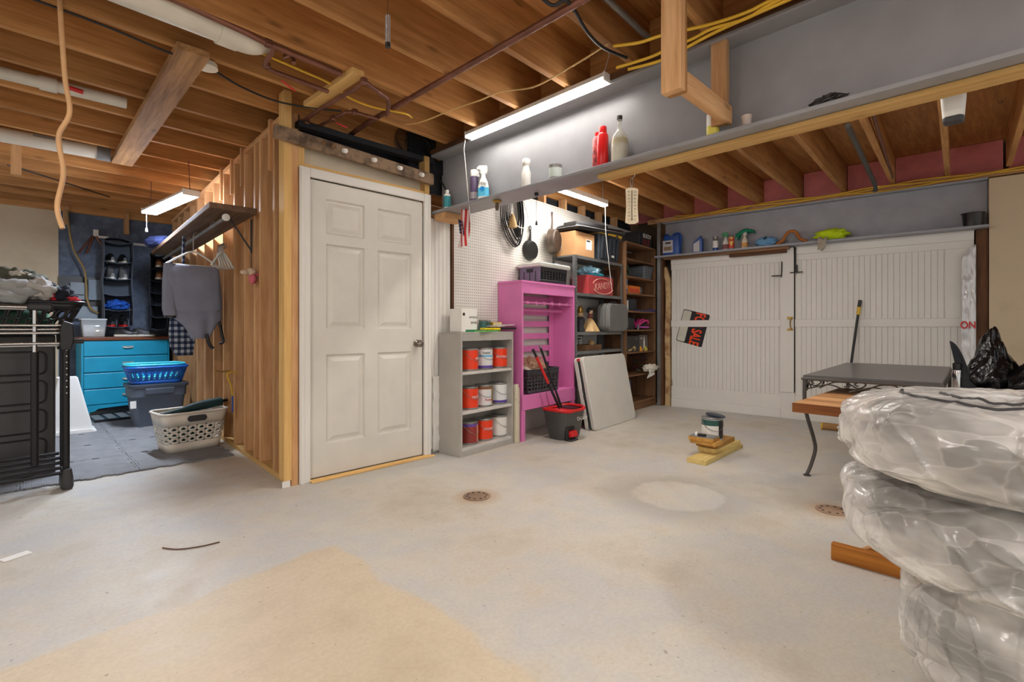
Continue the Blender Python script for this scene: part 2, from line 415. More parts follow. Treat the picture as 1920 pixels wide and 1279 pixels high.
MB().box(1.34, 2.45, 3.36, 3.43, 2.40, 2.44).obj('top_plate', M_void, wb)  # coloured near-black to paint the dark gap over the hook rail
# casing
trim = struct(MB().box(1.333, 1.404, 3.322, 3.347, 0, 2.125).obj('trim_1', M_white, bevel=.006))
MB().box(2.327, 2.392, 3.322, 3.347, 0, 2.125).obj('casing_side', M_white, trim, bevel=.006)
MB().box(1.404, 2.327, 3.322, 3.347, 2.062, 2.125).obj('casing_head', M_white, trim, bevel=.006)
for x0, x1 in ((1.340, 1.362), (2.362, 2.384)): MB().box(x0, x1, 3.317, 3.322, 0, 2.11).obj('bead', M_white, trim, bevel=.002)
# six-panel door
dr = struct(empty('door_1', (1.404, 3.352, .018)))
PC = [(.120, .414), (.521, .816)]; PR = [(.218, .839), (1.017, 1.61), (1.68, 1.924)]
sl = MB(); Wd, Hd, D = .922, 2.038, .036
sl.box(0, .12, 0, D, 0, Hd); sl.box(.816, Wd, 0, D, 0, Hd); sl.box(.414, .521, 0, D, .0, Hd)
zs = [0] + [q for p in PR for q in p] + [Hd]
for x0, x1 in PC:
    for i in range(0, 8, 2): sl.box(x0, x1, 0, D, zs[i], zs[i+1])
sl.obj('slab', M_door, dr)
for x0, x1 in PC:
    for z0, z1 in PR:
        p = MB(); R = lambda i, y: [(x0+i, y, z0+i), (x1-i, y, z0+i), (x1-i, y, z1-i), (x0+i, y, z1-i)]
        p.loft([R(0, .0), R(.010, .016), R(.022, .016), R(.050, .004)], cap=False); p.v += R(.050, .004); n = len(p.v); p.f.append((n-4, n-3, n-2, n-1))
        p.obj('panel', M_door, dr)
for z in (.25, 1.78): MB().box(-.006, .004, -.008, .004, z, z+.10).obj('hinge', plain('hinge_brown', (96,78,60), .4, .6), dr)
kb = MB().lathe([(.030, 0), (.030, .006), (.012, .012), (.012, .030), (.026, .042), (.030, .056), (.022, .068), (.004, .072)], 24)
kb.obj('knob', plain('nickel', (150,142,132), .25, .9), dr, smooth=40, loc=(.865, 0, .90), rot=(PI/2, 0, 0))
tag(MB().prism([(1.40, 3.285), (2.40, 3.285), (2.335, 3.34), (1.40, 3.34)], .001, .016).obj('threshold_strip', M_new['X'], bevel=.003), 'long bare wood strip lying on the floor along the foot of the white door', 'threshold')
# rough board with hooks above the door
t = thing('hook_rail', 'rough weathered board with a row of white hooks above the white door', 'hook rail', (1.163, 3.30, 2.26), rot=(0, .045, 0))
MB().box(0, 1.24, 0, .036, 0, .088).obj('board', mk_stain('weathered_board', (150,124,98), (84,66,52), 9, .42, .62), t, bevel=.004)
for x in (.31, .38): MB().cyl((x, 0, .05), (x, -.03, .06), .009).obj('bolt', M_old['X'], t)
hk = MB().lathe([(.017, 0), (.017, .005), (.008, .008), (.008, .018), (.016, .022), (.016, .032), (.005, .038)], 14)
hm = bpy.data.meshes.new('hook'); hm.from_pydata(hk.v, [], hk.f)
for x in (.465, .693, .911, 1.11): mobj('hook', hm, M_paper, t, smooth=50, loc=(x, 0, .05), rot=(PI/2+.3, 0, 0))

# ---- stud partition on the left
wl = struct(empty('wall_left', (1.272, 3.43, 0), -.0476))
MB().box(0, .089, 0, 4.75, 0, .038).obj('bottom_plate', M_new['Y'], wl, bevel=.002)
MB().box(0, .089, 0, 4.75, 2.46, 2.498).obj('top_plate', M_stud['Y'], wl)
MB().box(.089, .10, 0, 4.75, 0, 2.5).obj('sheathing', M_dark['Z'], wl)  # given dark wood so the gaps between studs read as shaded
sm = MB().box(0, .089, 0, .038, .038, 2.46); sme = bpy.data.meshes.new('stud'); sme.from_pydata(sm.v, [], sm.f)
for i, y in enumerate((.0, .21, .54, .68, .96, 1.29, 1.67, 2.07, 2.47, 2.87, 3.27, 3.67, 4.07, 4.5)):
    mobj('stud', sme, M_stud['Z'], wl, bevel=.002, loc=(0, y, 0))
for i, (y, h) in enumerate(((.23, .30), (.98, .26), (1.31, .26), (1.69, .24))):
    MB().box(-.02, .07, y+.02, y+.058, 2.46-h, 2.52).obj('cleat', M_stud['Z'], wl, bevel=.002)

# ---- alcove end wall
wa = struct(MB().box(-3, .36, 8.05, 8.12, 0, 2.44).obj('wall_alcove', M_beige))
MB().box(.36, 1.75, 8.06, 8.12, 0, 2.44).obj('painted_panel', M_navy, wa)
MB().box(-3, 1.75, 8.03, 8.30, 2.44, 2.80).obj('rim_board', M_joist['X'], wa)
for x, z in ((.40, 2.28), (.98, 2.24)): MB().box(x, x+.05, 8.00, 8.06, z, 2.5).obj('nailer', M_stud['Z'], wa)

# ---- pegboard wall (turned frame)
wp = struct(empty('wall_back_right', (PX, PY, 0), TH))
MB().box(-.10, .192, .02, .12, 0, 1.95).obj('wall_body', M_grayw, wp)
MB().box(.192, 3.80, .02, .12, 0, 2.37).obj('wall_body', M_grayw, wp)
MB().box(-.15, 3.80, .14, .16, 2.2, 2.80).obj('cavity_shade_board', M_void, wp)  # dark sheet painting the shade of the open space above the pegboard
sl_ = MB().box(0, .041, 0, .014, 0, 1.91); sm_ = bpy.data.meshes.new('bead_slat'); sm_.from_pydata(sl_.v, [], sl_.f)
for i in range(6): mobj('bead_slat', sm_, M_white, wp, bevel=.004, loc=(-.075 + .0435*i, .004, .04))
MB().box(.192, .214, -.01, .02, 1.06, 1.95).obj('batten', M_dark['Z'], wp)
MB().box(.214, 2.46, -.004, .02, 1.08, 2.37).obj('pegboard', mk_peg(), wp)
MB().box(.214, 3.75, .0, .02, 0, 1.08).obj('lower_panel', M_grayw, wp)
MB().grid(lambda u, v: (-.02+.14*u, -.006-.018*noise.noise(Vector((u*2, v*9, 1))), .02+.62*v), 8, 24).obj('plastic_sheet', M_paper, wp, smooth=180, solid=.003)
for i in range(8): MB().box(.36+.40*i, .40+.40*i, .02, .11, 2.37, 2.50).obj('stud', M_stud['Z'], wp, bevel=.002)

# ---- carriage door wall (turned frame)
wr = struct(empty('wall_right', (PX, PY, 0), TH))
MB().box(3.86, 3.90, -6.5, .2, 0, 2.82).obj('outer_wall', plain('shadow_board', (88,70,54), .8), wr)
MB().box(3.62, 3.72, -.43, -.355, 0, 2.44).obj('post', M_dark['Z'], wr, bevel=.003)
MB().box(3.585, 3.62, -.405, -.36, 0, 2.44).obj('steel_edge', M_steel, wr)
MB().loft([[(3.66+dx, y+dy, z) for dx, dy in ((0,0),(.05,0),(.05,.07),(0,.07))] for z, y in ((0,-.51),(.4,-.515),(.9,-.505),(1.4,-.52),(1.68,-.51),(1.85,-.455))]).obj('insulation_edge', mk_stain('kraft_insulation', (206,176,128), (150,104,70), 7, .45, .62), wr)
MB().box(3.66, 3.72, -.64, -.53, .05, .34).obj('patch_board', plain('patch_beige', (196,182,164), .7), wr)
MB().box(3.70, 3.72, -3.56, -.36, 1.985, 2.44).obj('lintel_web', M_lintel, wr)
MB().box(3.50, 3.72, -3.56, -.36, 1.963, 1.985).obj('lintel_flange', M_lintel, wr, bevel=.003)
MB().box(3.62, 3.72, -3.56, -.36, 2.42, 2.44).obj('lintel_lip', M_lintel, wr, bevel=.003)
MB().box(3.56, 3.62, -1.93, -.46, 1.935, 1.963).obj('rough_strip', M_old['Y'], wr)
MB().box(3.58, 3.61, -1.90, -1.28, 1.895, 1.935).obj('dark_strip', M_dark['Y'], wr)
MB().box(3.64, 3.86, -6.5, -.2, 2.44, 2.499).obj('sill_plate', M_stud['Y'], wr, bevel=.003)
for y0 in JY[2:16]:
    x = 6.3; y = y0 + .0507*x + .04
    dx, dy = x-PX, y-PY; b = -dx*st + dy*ct
    MB().box(3.76, 3.80, b, b+.376, 2.50, 2.80).obj('rim_insulation', plain('pink_foam', (232,142,144), .8, var=.1), wr)
MB().box(3.62, 3.72, -3.56, -3.475, 0, 1.962).obj('jamb_post', M_dark['Z'], wr, bevel=.003)
MB().grid(lambda u, v: (3.60-.02*noise.noise(Vector((u*4, v*22, 5))), -3.475+.10*u*(1 if v < .93 else (1-v)/.07*.8+.2), .1+1.72*v), 10, 60).obj('foil_wrap', plain('foil_wrap', (222,222,222), .3, .2, .06), wr, smooth=180, solid=.004)
text('ON', .095, M_red, wr, (3.574, -3.42, 1.065), (PI/2, 0, -PI/2), sx=.72, bold=.002)
MB().box(3.60, 3.72, -6.5, -3.565, 0, 2.42).obj('drywall', mk_stain('beige_drywall_worn', (208,190,160), (178,154,122), 1.6, .52, .85, .8), wr)

def slat_mesh(z0, z1, wdt):
    m = MB().box(-.007, .007, 0, wdt, z0, z1); me = bpy.data.meshes.new('bead_slat'); me.from_pydata(m.v, [], m.f); return me
def leaf(name, b1, b0, ztop, seam):
    d = struct(empty(name, r2w(3.66, 0) + (0,), TH))
    MB().box(0, .03, b0, b1, .02, ztop).obj('backing', M_white, d)
    MB().box(-.022, 0, b0, b1, .0, .11).obj('kick_board', M_white, d, bevel=.004)
    MB().box(-.014, 0, b0, b1, .11, .27).obj('bottom_rail', M_white, d, bevel=.003)
    MB().box(-.024, 0, b0, b1, 1.05, 1.135).obj('middle_rail', M_white, d, bevel=.004)
    MB().box(-.018, 0, b0, b1, 1.80, 1.87).obj('top_rail', M_white, d, bevel=.003)
    MB().box(-.028, 0, b0, b1, 1.87, ztop).obj('head_board', M_white, d, bevel=.003)
    for z0, z1 in ((.27, 1.05), (1.135, 1.80)):
        me = slat_mesh(z0, z1, .0468); y = b0 + .02
        while y < b1 - .06:
            mobj('bead_slat', me, M_white, d, bevel=.0025, loc=(-.005 - (.003 if abs(y-seam) < .03 else 0), y, 0)); y += .0485
    return d
d2 = leaf('door_2', -.53, -1.83, 1.945, -1.15)
MB().box(-.018, .0, -1.975, -1.83, .0, .30).obj('stile_foot', M_white, d2, bevel=.003)
MB().box(-.03, .0, -1.965, -1.83, .30, 1.955).obj('meeting_stile', M_white, d2, bevel=.004)
MB().cyl((-.045, -1.84, 1.64), (-.045, -1.74, 1.64), .006).obj('bolt', M_blackm, d2)
MB().tube([(-.035, -1.845, 1.80), (-.04, -1.845, 1.70), (-.045, -1.84, 1.62)], .006).obj('latch_bar', M_blackm, d2)
h = MB().tube(curve3([(-.03, -1.945, 1.15), (-.075, -1.94, 1.12), (-.085, -1.94, 1.085), (-.075, -1.94, 1.05), (-.03, -1.945, 1.02)]), .007)
h.obj('pull_handle', M_brass, d2, smooth=60)
MB().box(-.036, -.03, -1.958, -1.90, 1.135, 1.165).box(-.036, -.03, -1.958, -1.90, 1.005, 1.03).obj('handle_plate', M_brass, d2, bevel=.002)
d3 = leaf('door_3', -1.975, -3.465, 1.962, -2.68)
MB().box(-.020, .0, -3.45, -3.26, 1.135, 1.80).obj('plain_panel', M_white, d3, bevel=.003)
MB().box(-.020, .0, -3.465, -3.44, .02, 1.962).obj('edge_stile', M_white, d3, bevel=.003)
MB().cyl((-.04, -1.985, 1.66), (-.04, -1.985, 1.95), .007).cyl((-.05, -2.06, 1.665), (-.05, -1.93, 1.665), .006).cyl((-.04, -2.0, 1.66), (-.04, -2.0, 1.75), .006).obj('barrel_bolt', M_blackm, d3)

# ================================================================ LAMPS
def shop_light(name, label, loc, rz, L, Wd, e, H=.05, col=(255,250,243)):
    t = thing(name, label, 'light fixture', loc, rz)
    MB().prism([(-Wd/2, .0), (Wd/2, .0), (Wd*.36, H), (-Wd*.36, H)], -L/2, L/2, 'y').obj('housing', M_paper, t)
    d = MB().box(-Wd*.46, Wd*.46, -L/2+.01, L/2-.01, -.016, -.001); d.obj('diffuser', emit(name+'_led%g' % e, col, e), t, bevel=.006)
    for y in (-L/2, L/2): MB().box(-Wd*.5, Wd*.5, y-.006, y+.006, -.018, H).obj('end_cap', M_paper, t, bevel=.003)
    return t
t = shop_light('tube_light', 'long glowing white tube light fixed along the gray beam', (2.384, 2.235, 2.470), 0, 1.23, .060, TUBE_E, .03)
MB().tube([(0, .64, .0), (0, .66, -.08), (.10, .70, -.62)], .003).obj('pull_cord', M_paper, t)
for y in (-.6, .55): MB().tube([(-.0, y, .04), (-.03, y-.05, .10), (-.05, y-.06, .16)], .002).obj('hanging_chain', M_steel, t)
x, y = 4.03, 3.04
t = shop_light('tube_light', 'glowing tube light on the joists above the cardboard box and black tote', (x, y, 2.36), -PI/2+.05, .90, .07, TUBE2_E)
for y_ in (-.4, .4): MB().cyl((0, y_, .04), (0, y_, .445), .004, 6).obj('hanging_rod', M_steel, t)
t2 = shop_light('tube_light', 'added tube light, unseen behind the gray beam, brightening the rear bay', (3.05, 1.45, 2.44), .05, 1.22, .09, 44.0)  # invented fixture, out of sight, added to light the rear bay
MB().box(-.02, .02, -.5, .5, .05, .06).obj('mount', M_paper, t2)
MB().tube([(0, .45, -.01), (.0, .46, -.3), (-.02, .62, -.9)], .003).obj('pull_cord', M_paper, t)
t = shop_light('shop_light', 'glowing flat shop light hanging by chains in the left alcove', (1.01, 5.55, 2.20), .11, 1.12, .135, ALC_E, .035, (226,238,255))
MB().tube([(.0, -.53, .02), (.0, -.50, .30)], .004, 6).obj('hanging_chain', M_copper, t)
MB().tube([(.0, .53, .02), (.0, .50, .30)], .004, 6).obj('hanging_chain', M_copper, t)
MB().cyl((-.04, .5, -.01), (-.04, .5, -.17), .002, 6).lathe([(.004, -.21), (.012, -.205), (.008, -.17)], 10, (-.04, .5, 0)).obj('pull_cord', M_paper, t)
for (x, y), lb in (((-.6, 1.4), 'added unseen tube light behind and left of the camera, brightening the room'), ((1.2, -1.3), 'added unseen tube light behind and right of the camera, brightening the room')):  # two invented fixtures out of view, added for extra room brightness
    t3 = shop_light('tube_light', lb, (x, y, 2.43), -PI/4, 1.25, .10, BACK_E)
    MB().box(-.02, .02, -.5, .5, .05, .07).obj('mount', M_paper, t3)

# ================================================================ UNDER THE JOISTS
def cable(name, label, cat, path, r, m, n=8, sm=8):
    return tag(MB().tube(curve3(path, sm), r, n).obj(name, m, smooth=60), label, cat)
t = thing('ceiling_plank', 'wide weathered plank nailed across the undersides of the joists at left', 'plank', (.575, 2.97, 2.458))
MB().box(0, .148, 0, 2.48, 0, .040).obj('board', wood('weathered_plank', (190,146,98), (126,90,58), 'Y'), t, bevel=.003)
MB().lathe([(.0, .0), (.055, .004), (.05, .03), (.03, .04)], 20, (.16, .12, .0)).obj('junction_cover', M_pvc, t, smooth=40)
t = thing('drain_pipe', 'wide white pipe ending in an elbow high between the joists', 'pipe', (0, 2.735, 2.525))
MB().cyl((-2.5, -.15, 0), (.74, .005, 0), .072, 24).obj('pipe', M_pvc, t, smooth=40)
MB().cyl((.70, .003, 0), (.79, .008, 0), .082, 24).tube(curve3([(.78, .008, 0), (.86, .012, .01), (.91, .015, .06), (.92, .015, .16)]), .078, 20).obj('elbow', M_pvc, t, smooth=40)
text('4" DRAIN', .02, M_gray, t, (.60, -.075, -.001), (PI/2, 0, .05), 'print')
t = thing('drain_pipe', 'thin white pipe with faded print along the joists at upper left', 'pipe', (0, 4.17, 2.54))
MB().cyl((-2.5, .1, 0), (.52, -.02, 0), .036, 20).obj('pipe', M_pvc, t, smooth=40)
MB().cyl((.10, -.003, 0), (.18, -.006, 0), .044, 20).obj('coupling', M_pvc, t, smooth=40)
MB().cyl((.22, -.04, .0), (.30, -.045, -.01), .014, 8).obj('red_valve', M_red, t)
t = thing('drain_pipe', 'white pipe with a gray end cap low under the far joists at left', 'pipe', (0, 5.44, 2.52))
MB().cyl((-2.5, .1, 0), (.50, -.02, 0), .055, 24).obj('pipe', M_pvc, t, smooth=40)
MB().cyl((.48, -.02, 0), (.57, -.025, 0), .062, 20).obj('coupling', M_gray, t, smooth=40)
MB().cbox((.17, -.05, .03), (.15, .03, .02), -.04).obj('strap', M_steel, t)
cable('hanging_cable', 'beige cable dangling straight down at the upper left', 'cable', [(.14,3.0,2.62),(.14,3.0,2.48),(.155,2.985,2.17),(.17,2.97,2.01),(.135,3.0,1.90),(.15,2.99,1.74),(.13,3.005,1.59),(.147,2.99,1.49)], .010, plain('beige_cable', (206,160,112), .6), 8)
cable('black_cable', 'thin black cable looped from the plank to the pipes below the joists', 'cable', [(-.2,3.03,2.50),(.268,3.05,2.49),(.52,3.064,2.47),(.749,3.10,2.47),(.931,3.192,2.465),(1.158,3.237,2.463),(1.396,3.159,2.465),(1.512,3.099,2.47)], .006, M_black)
cable('black_cable', 'thin black cable strung low under the far joists toward the shop light', 'cable', [(-.05,5.9,2.40),(.3,6.3,2.42),(.72,6.9,2.46)], .006, M_black)
tag(MB().box(-.03, .03, 5.505, 5.545, 2.25, 2.4995).obj('hanger_block', M_stud['Z'], bevel=.002), 'short wood block hanging below the far joists at the left edge', 'wood block')
t = thing('water_pipes', 'brown copper water pipes branching below the joists above the white door', 'pipe', (0, 0, 2.46))
cp = lambda path, r=.013, nm='pipe': MB().tube(path, r, 10).obj(nm, M_copper, t, smooth=50)
cp([(.45,2.62,.05),(.796,2.635,.03),(.876,2.64,.02),(1.30,2.665,.02)], .015)
cp(curve3([(.885,2.64,.02),(.93,2.66,.01),(.938,2.775,.0),(.957,2.831,.0),(1.002,2.865,.0),(1.093,2.87,.0),(1.322,2.88,.0)], 4))
cp([(1.371,3.42,-.02),(1.373,3.108,-.02),(1.40,2.672,-.02),(1.39,2.575,-.02),(1.578,2.66,-.02),(1.60,2.67,-.02)])
cp([(1.60,2.67,-.02),(1.65,2.74,-.02),(1.72,2.88,-.02)])
cp([(1.476,3.46,-.02),(1.495,3.217,-.02),(1.512,3.024,-.02),(1.549,2.988,-.02),(1.727,2.997,-.01)], .011)
cp([(1.05,2.82,.08),(1.05,2.72,.06),(1.05,2.70,.0)])
for p in ((.90,2.64,.02),(.957,2.831,0),(1.39,2.575,-.02),(1.549,2.988,-.02),(1.495,3.18,-.02),(1.39,3.36,-.02)):
    MB().cbox(p, (.036, .036, .036)).obj('fitting', M_copper, t, bevel=.008)
MB().cyl((1.05,2.875,-.03),(1.13,2.885,-.06), .005, 6).obj('valve_handle', M_red, t)
MB().cyl((1.53,3.21,-.03),(1.60,3.19,-.05), .005, 6).obj('valve_handle', M_red, t)
cable('copper_pipe', 'long straight brown copper pipe slung under the joists in mid ceiling', 'pipe', [(1.76,3.52,2.475),(1.735,3.08,2.475),(1.745,1.98,2.475),(1.745,1.28,2.475),(1.75,.3,2.475),(1.75,-2,2.475)], .017, M_copper, 12, 2)
tag(MB().cbox((1.35, 2.89, 2.482), (.075, .62, .034), .03).obj('brace_stick', M_new['Y'], bevel=.002), 'short yellow pine stick bridging two joists above the white door', 'wood stick')
cable('yellow_cable', 'pair-like yellow cable stapled beside the pipes above the hook rail', 'cable', [(.4,2.70,2.495),(.675,2.719,2.49),(.885,2.772,2.49),(1.117,2.804,2.49),(1.312,2.83,2.487),(1.47,2.904,2.48),(1.632,2.899,2.47),(1.80,2.80,2.45),(1.90,2.86,2.47)], .007, M_ycable)
cable('beige_wire', 'thin beige wire sagging from joist to joist toward the tube light', 'cable', [(1.939,3.015,2.48),(1.972,2.854,2.46),(2.018,2.559,2.47),(2.027,2.306,2.45),(2.086,2.178,2.48),(2.15,1.973,2.46),(2.164,1.744,2.48),(2.131,1.44,2.49)], .0045, plain('beige_wire', (214,176,110), .5))
cable('black_cable', 'black cable bending down from the joists beside the far end of the tube light', 'cable', [(1.6,1.44,2.49),(1.675,1.422,2.47),(1.701,1.371,2.48),(1.775,1.375,2.47),(1.908,1.409,2.45),(2.092,1.445,2.46),(2.295,1.433,2.48)], .008, M_black)
for i, (lb, pth) in enumerate((('upper yellow cable running along the beam behind the wooden hanger', [(2.135,1.411,2.47),(2.189,1.291,2.462),(2.211,1.174,2.46),(2.302,.992,2.47),(2.323,.831,2.465),(2.318,.708,2.47),(2.30,.3,2.47),(2.3,-1,2.47)]),
                          ('middle yellow cable running along the beam behind the wooden hanger', [(2.30,1.50,2.455),(2.326,1.325,2.45),(2.325,1.234,2.45),(2.332,1.083,2.455),(2.319,.986,2.455),(2.343,.838,2.45),(2.326,.699,2.46),(2.31,.3,2.46),(2.3,-1,2.46)]),
                          ('lowest yellow cable running along the beam behind the wooden hanger', [(2.336,1.45,2.44),(2.361,1.254,2.43),(2.335,1.001,2.44),(2.34,.8,2.45),(2.33,.2,2.45)]))):
    cable('yellow_cable', lb, 'cable', pth, .008, M_ycable)
cable('gray_pipe', 'gray metal pipe alongside a joist near the far end of the tube light', 'pipe', [(.5,1.26,2.60),(1.985,1.341,2.60),(2.39,1.362,2.60)], .016, M_steel, 10, 2)
# pull chain with coil of ball chain
t = thing('pull_chain', 'bundled silver ball chain hanging from the joists', 'pull chain', (1.166, 1.945, 2.29))
MB().cyl((0, 0, .14), (0, 0, .32), .0025, 6).obj('chain', M_chrome, t)
m = MB()
for k in range(7):
    a = k*.9
    for j in range(22): m.lathe([(.0005, -.0035), (.0035, 0), (.0005, .0035)], 6, (.009*math.cos(a), .009*math.sin(a), .01+.0062*j))
o = m.obj('chain_bundle', M_chrome, t, smooth=180)
MB().cyl((0, 0, .0), (0, 0, .02), .012, 10).obj('tie', M_black, t)
# wires above the door
t = thing('wire_coil', 'dark coil of wires in the gap above the hook rail', 'cable', (2.36, 3.50, 2.56))
for k in range(9):
    r = .075 + .012*k; MB().tube([(r*math.cos(a)*1.2, .01*math.sin(3*a+k), r*math.sin(a)*.9) for a in [2*PI*j/24 for j in range(24)]], .003, 5, True).obj('wire', M_black, t, smooth=60)
cable('black_cable', 'black cable curling down at the wall end of the gray beam', 'cable', [(2.44,3.40,2.44),(2.46,3.37,2.33),(2.50,3.30,2.22),(2.515,3.25,2.10),(2.52,3.24,2.005)], .007, M_black)
# wooden hanger frame
t = thing('beam_hanger', 'rough wood hanger frame dropping from the joists in front of the beam', 'wood frame', (1.97, 1.0, 2.04))
MB().box(-.03, .012, -.045, .045, 0, .60).obj('post', M_stud['Z'], t, bevel=.003)
MB().box(.013, .04, -.04, .04, .0, .60).obj('post', M_joist['Z'], t, bevel=.003)
MB().box(.46, .50, -.035, .04, .0, .44).obj('post', M_stud['Z'], t, bevel=.003)
MB().box(.041, .52, -.042, -.004, .005, .093).obj('crossbar', M_stud['X'], t, bevel=.003)
# far-side pipes below joists
cable('gray_pipe', 'dark gray pipe under the joists beyond the beam', 'pipe', [(4.15,.80,2.47),(5.95,.92,2.44),(6.1,.95,2.42)], .019, plain('pipe_gray', (88,86,82), .5, .4), 12, 2)
cable('brown_pipe', 'thin rusty brown pipe clipped to the side of a far joist', 'pipe', [(4.0,.655,2.56),(4.243,.67,2.55),(6.067,.80,2.51)], .013, M_copper, 10, 2)
for i, dz in enumerate((0, .022, .012)):
    wv = [r2w(3.60 - .018*i, -.6 - .35*k) + (2.455 + dz + .02*math.sin(k*1.7 + i*2),) for k in range(11)]
    cable('yellow_cable', ('upper', 'lower', 'middle')[i] + ' of the yellow cables draped along the sill above the blue gray lintel', 'cable', wv if i else wv[2:9], .007, M_ycable)
t = thing('white_dispenser', 'white plastic box with dark gray base hanging just behind the beam at far right', 'sensor', (2.715, .158, 1.885))
MB().loft([[(x*s, y*s, z) for x, y in rrect(.07, .078, .018)] for s, z in ((.86, .02), (1, .10), (1, .17))]).obj('body', M_paper, t, smooth=40)
MB().loft([[(x*s, y*s, z) for x, y in rrect(.068, .074, .018)] for s, z in ((.8, 0), (.9, .006), (.9, .022))]).obj('base', M_dgray, t, smooth=40)

# ================================================================ LEFT ALCOVE
# interlocking foam tiles
def jig(w, ph):
    P = []; n = 8; st_ = w/n; T = .016
    for sx, sy, dx, dy in ((0,0,1,0), (w,0,0,1), (w,w,-1,0), (0,w,0,-1)):
        s = 1 if (dx + dy) > 0 else -1
        for i in range(n):
            for f, h in ((0, 0), (.25, 0), (.18, 1), (.82, 1), (.75, 0)):
                off = (T*h)*(1 if i % 2 == ph else -1) * (1 if (dx+dy) > 0 else 1) if h else 0
                off = off if (dx + dy) > 0 else -off
                if i in (0, n-1) and h: off = 0
                px = sx + dx*(i+f)*st_; py = sy + dy*(i+f)*st_
                P.append((px + (-dy if dx == 0 else 0)*off*(-1 if dy > 0 else 1)*1.0*(1), py + (dx if dy == 0 else 0)*off*(-1)))
    return P
tm = MB().prism(jig(.616, 0), .0, .012); tme = bpy.data.meshes.new('foam_tile'); tme.from_pydata(tm.v, [], tm.f)
def mk_foam():
    k = NT('gray_foam'); v = k.coords((1,1,1)); wv = k.n('ShaderNodeTexWave'); wv.inputs['Scale'].default_value = 26; wv.inputs['Distortion'].default_value = .5; k.l(v, wv.inputs['Vector'])
    n = k.noise(v, 8.0); k.l(k.ramp(n, [(.3, s2l((112,112,115))), (.7, s2l((132,132,134)))]), k.b.inputs['Base Color']); k.b.inputs['Roughness'].default_value = .7
    k.bump(wv.outputs[0], .3, .003); return k.m
MF = mk_foam()
colw = ('leftmost', 'middle', 'partition-side'); roww = ('front', 'second', 'third', 'fourth', 'rearmost')
for i in range(3):
    for j in range(5):
        tag(mobj('foam_tile', tme, MF, loc=(-.60+.62*i, 4.46+.62*j, .0005)), 'gray interlocking foam floor tile, %s column, %s row of the alcove mat' % (colw[i], roww[j]), 'floor tile', 'gray foam tiles in the alcove')
# dresser
t = thing('dresser', 'bright blue dresser with four drawers and a brown top', 'dresser', (.535, 7.56, 0), .055)
DW, DH = .86, .93
MB().box(0, DW, .02, .42, .13, .89).obj('body', M_teal, t)
MB().box(-.03, DW+.02, -.025, .435, .89, .93).obj('top', wood('dresser_top', (150,92,62), (104,60,42), 'X', .35, False), t, bevel=.008)
for i in range(4):
    z = .135 + .19*i
    d = MB().box(.02, DW-.02, -.003, .022, z, z+.18).obj('drawer', M_teal, t, bevel=.008)
    h = MB().tube(curve3([(DW/2-.05, -.006, z+.10), (DW/2-.03, -.022, z+.093), (DW/2+.03, -.022, z+.093), (DW/2+.05, -.006, z+.10)], 4), .006, 8)
    h.cbox((DW/2, -.006, z+.105), (.11, .006, .014)).obj('handle', plain('handle_metal', (206,202,188), .3, .6), d, smooth=50)
po = [(0, .13), (0, 0), (.06, 0), (.075, .05), (.12, .06), (.15, .085)] + [(.15+.56*k/10, .085 + .012*math.sin(PI*k/10)) for k in range(1, 10)] + [(.71, .085), (.74, .06), (.785, .05), (.80, 0), (DW, 0), (DW, .13)]
MB().prism(po[::-1], 0, .03, 'y').obj('scalloped_base', M_teal, t)
MB().box(0, .05, .36, .42, 0, .13).obj('foot', M_teal, t); MB().box(DW-.05, DW, .36, .42, 0, .13).obj('foot', M_teal, t)
# boot tray in front
t = thing('boot_tray', 'black ribbed boot tray on the floor under the front of the blue dresser', 'tray', (.60, 6.98, .013), .05)
MB().box(0, .70, 0, .50, 0, .012).obj('tray', M_black, t)
for i in range(6): MB().box(.02+.113*i, .10+.113*i, .02, .48, .012, .018).obj('rib', M_gray, t)
MB().box(0, .70, -.012, 0, 0, .028).obj('lip', M_black, t); MB().box(0, .70, .50, .512, 0, .028).obj('lip', M_black, t)
# white step stool
t = thing('white_bin', 'tall tapered white plastic stand with flared foot beside the blue dresser', 'stand', (.37, 6.56, .013))
MB().loft([[(x+cx, y, z) for x, y in rrect(ww, .26, .02)] for z, ww, cx in ((.02, .34, 0), (.10, .325, -.004), (.54, .15, -.015))]).obj('body', M_white, t, smooth=40)
MB().loft([[(x, y, z) for x, y in rrect(ww, .31, .03)] for z, ww in ((.0, .40), (.012, .395), (.03, .345))]).obj('foot_flange', M_white, t, smooth=40)
MB().cbox((-.13, -.136, .20), (.016, .01, .045)).obj('slot', M_dgray, t, bevel=.004)
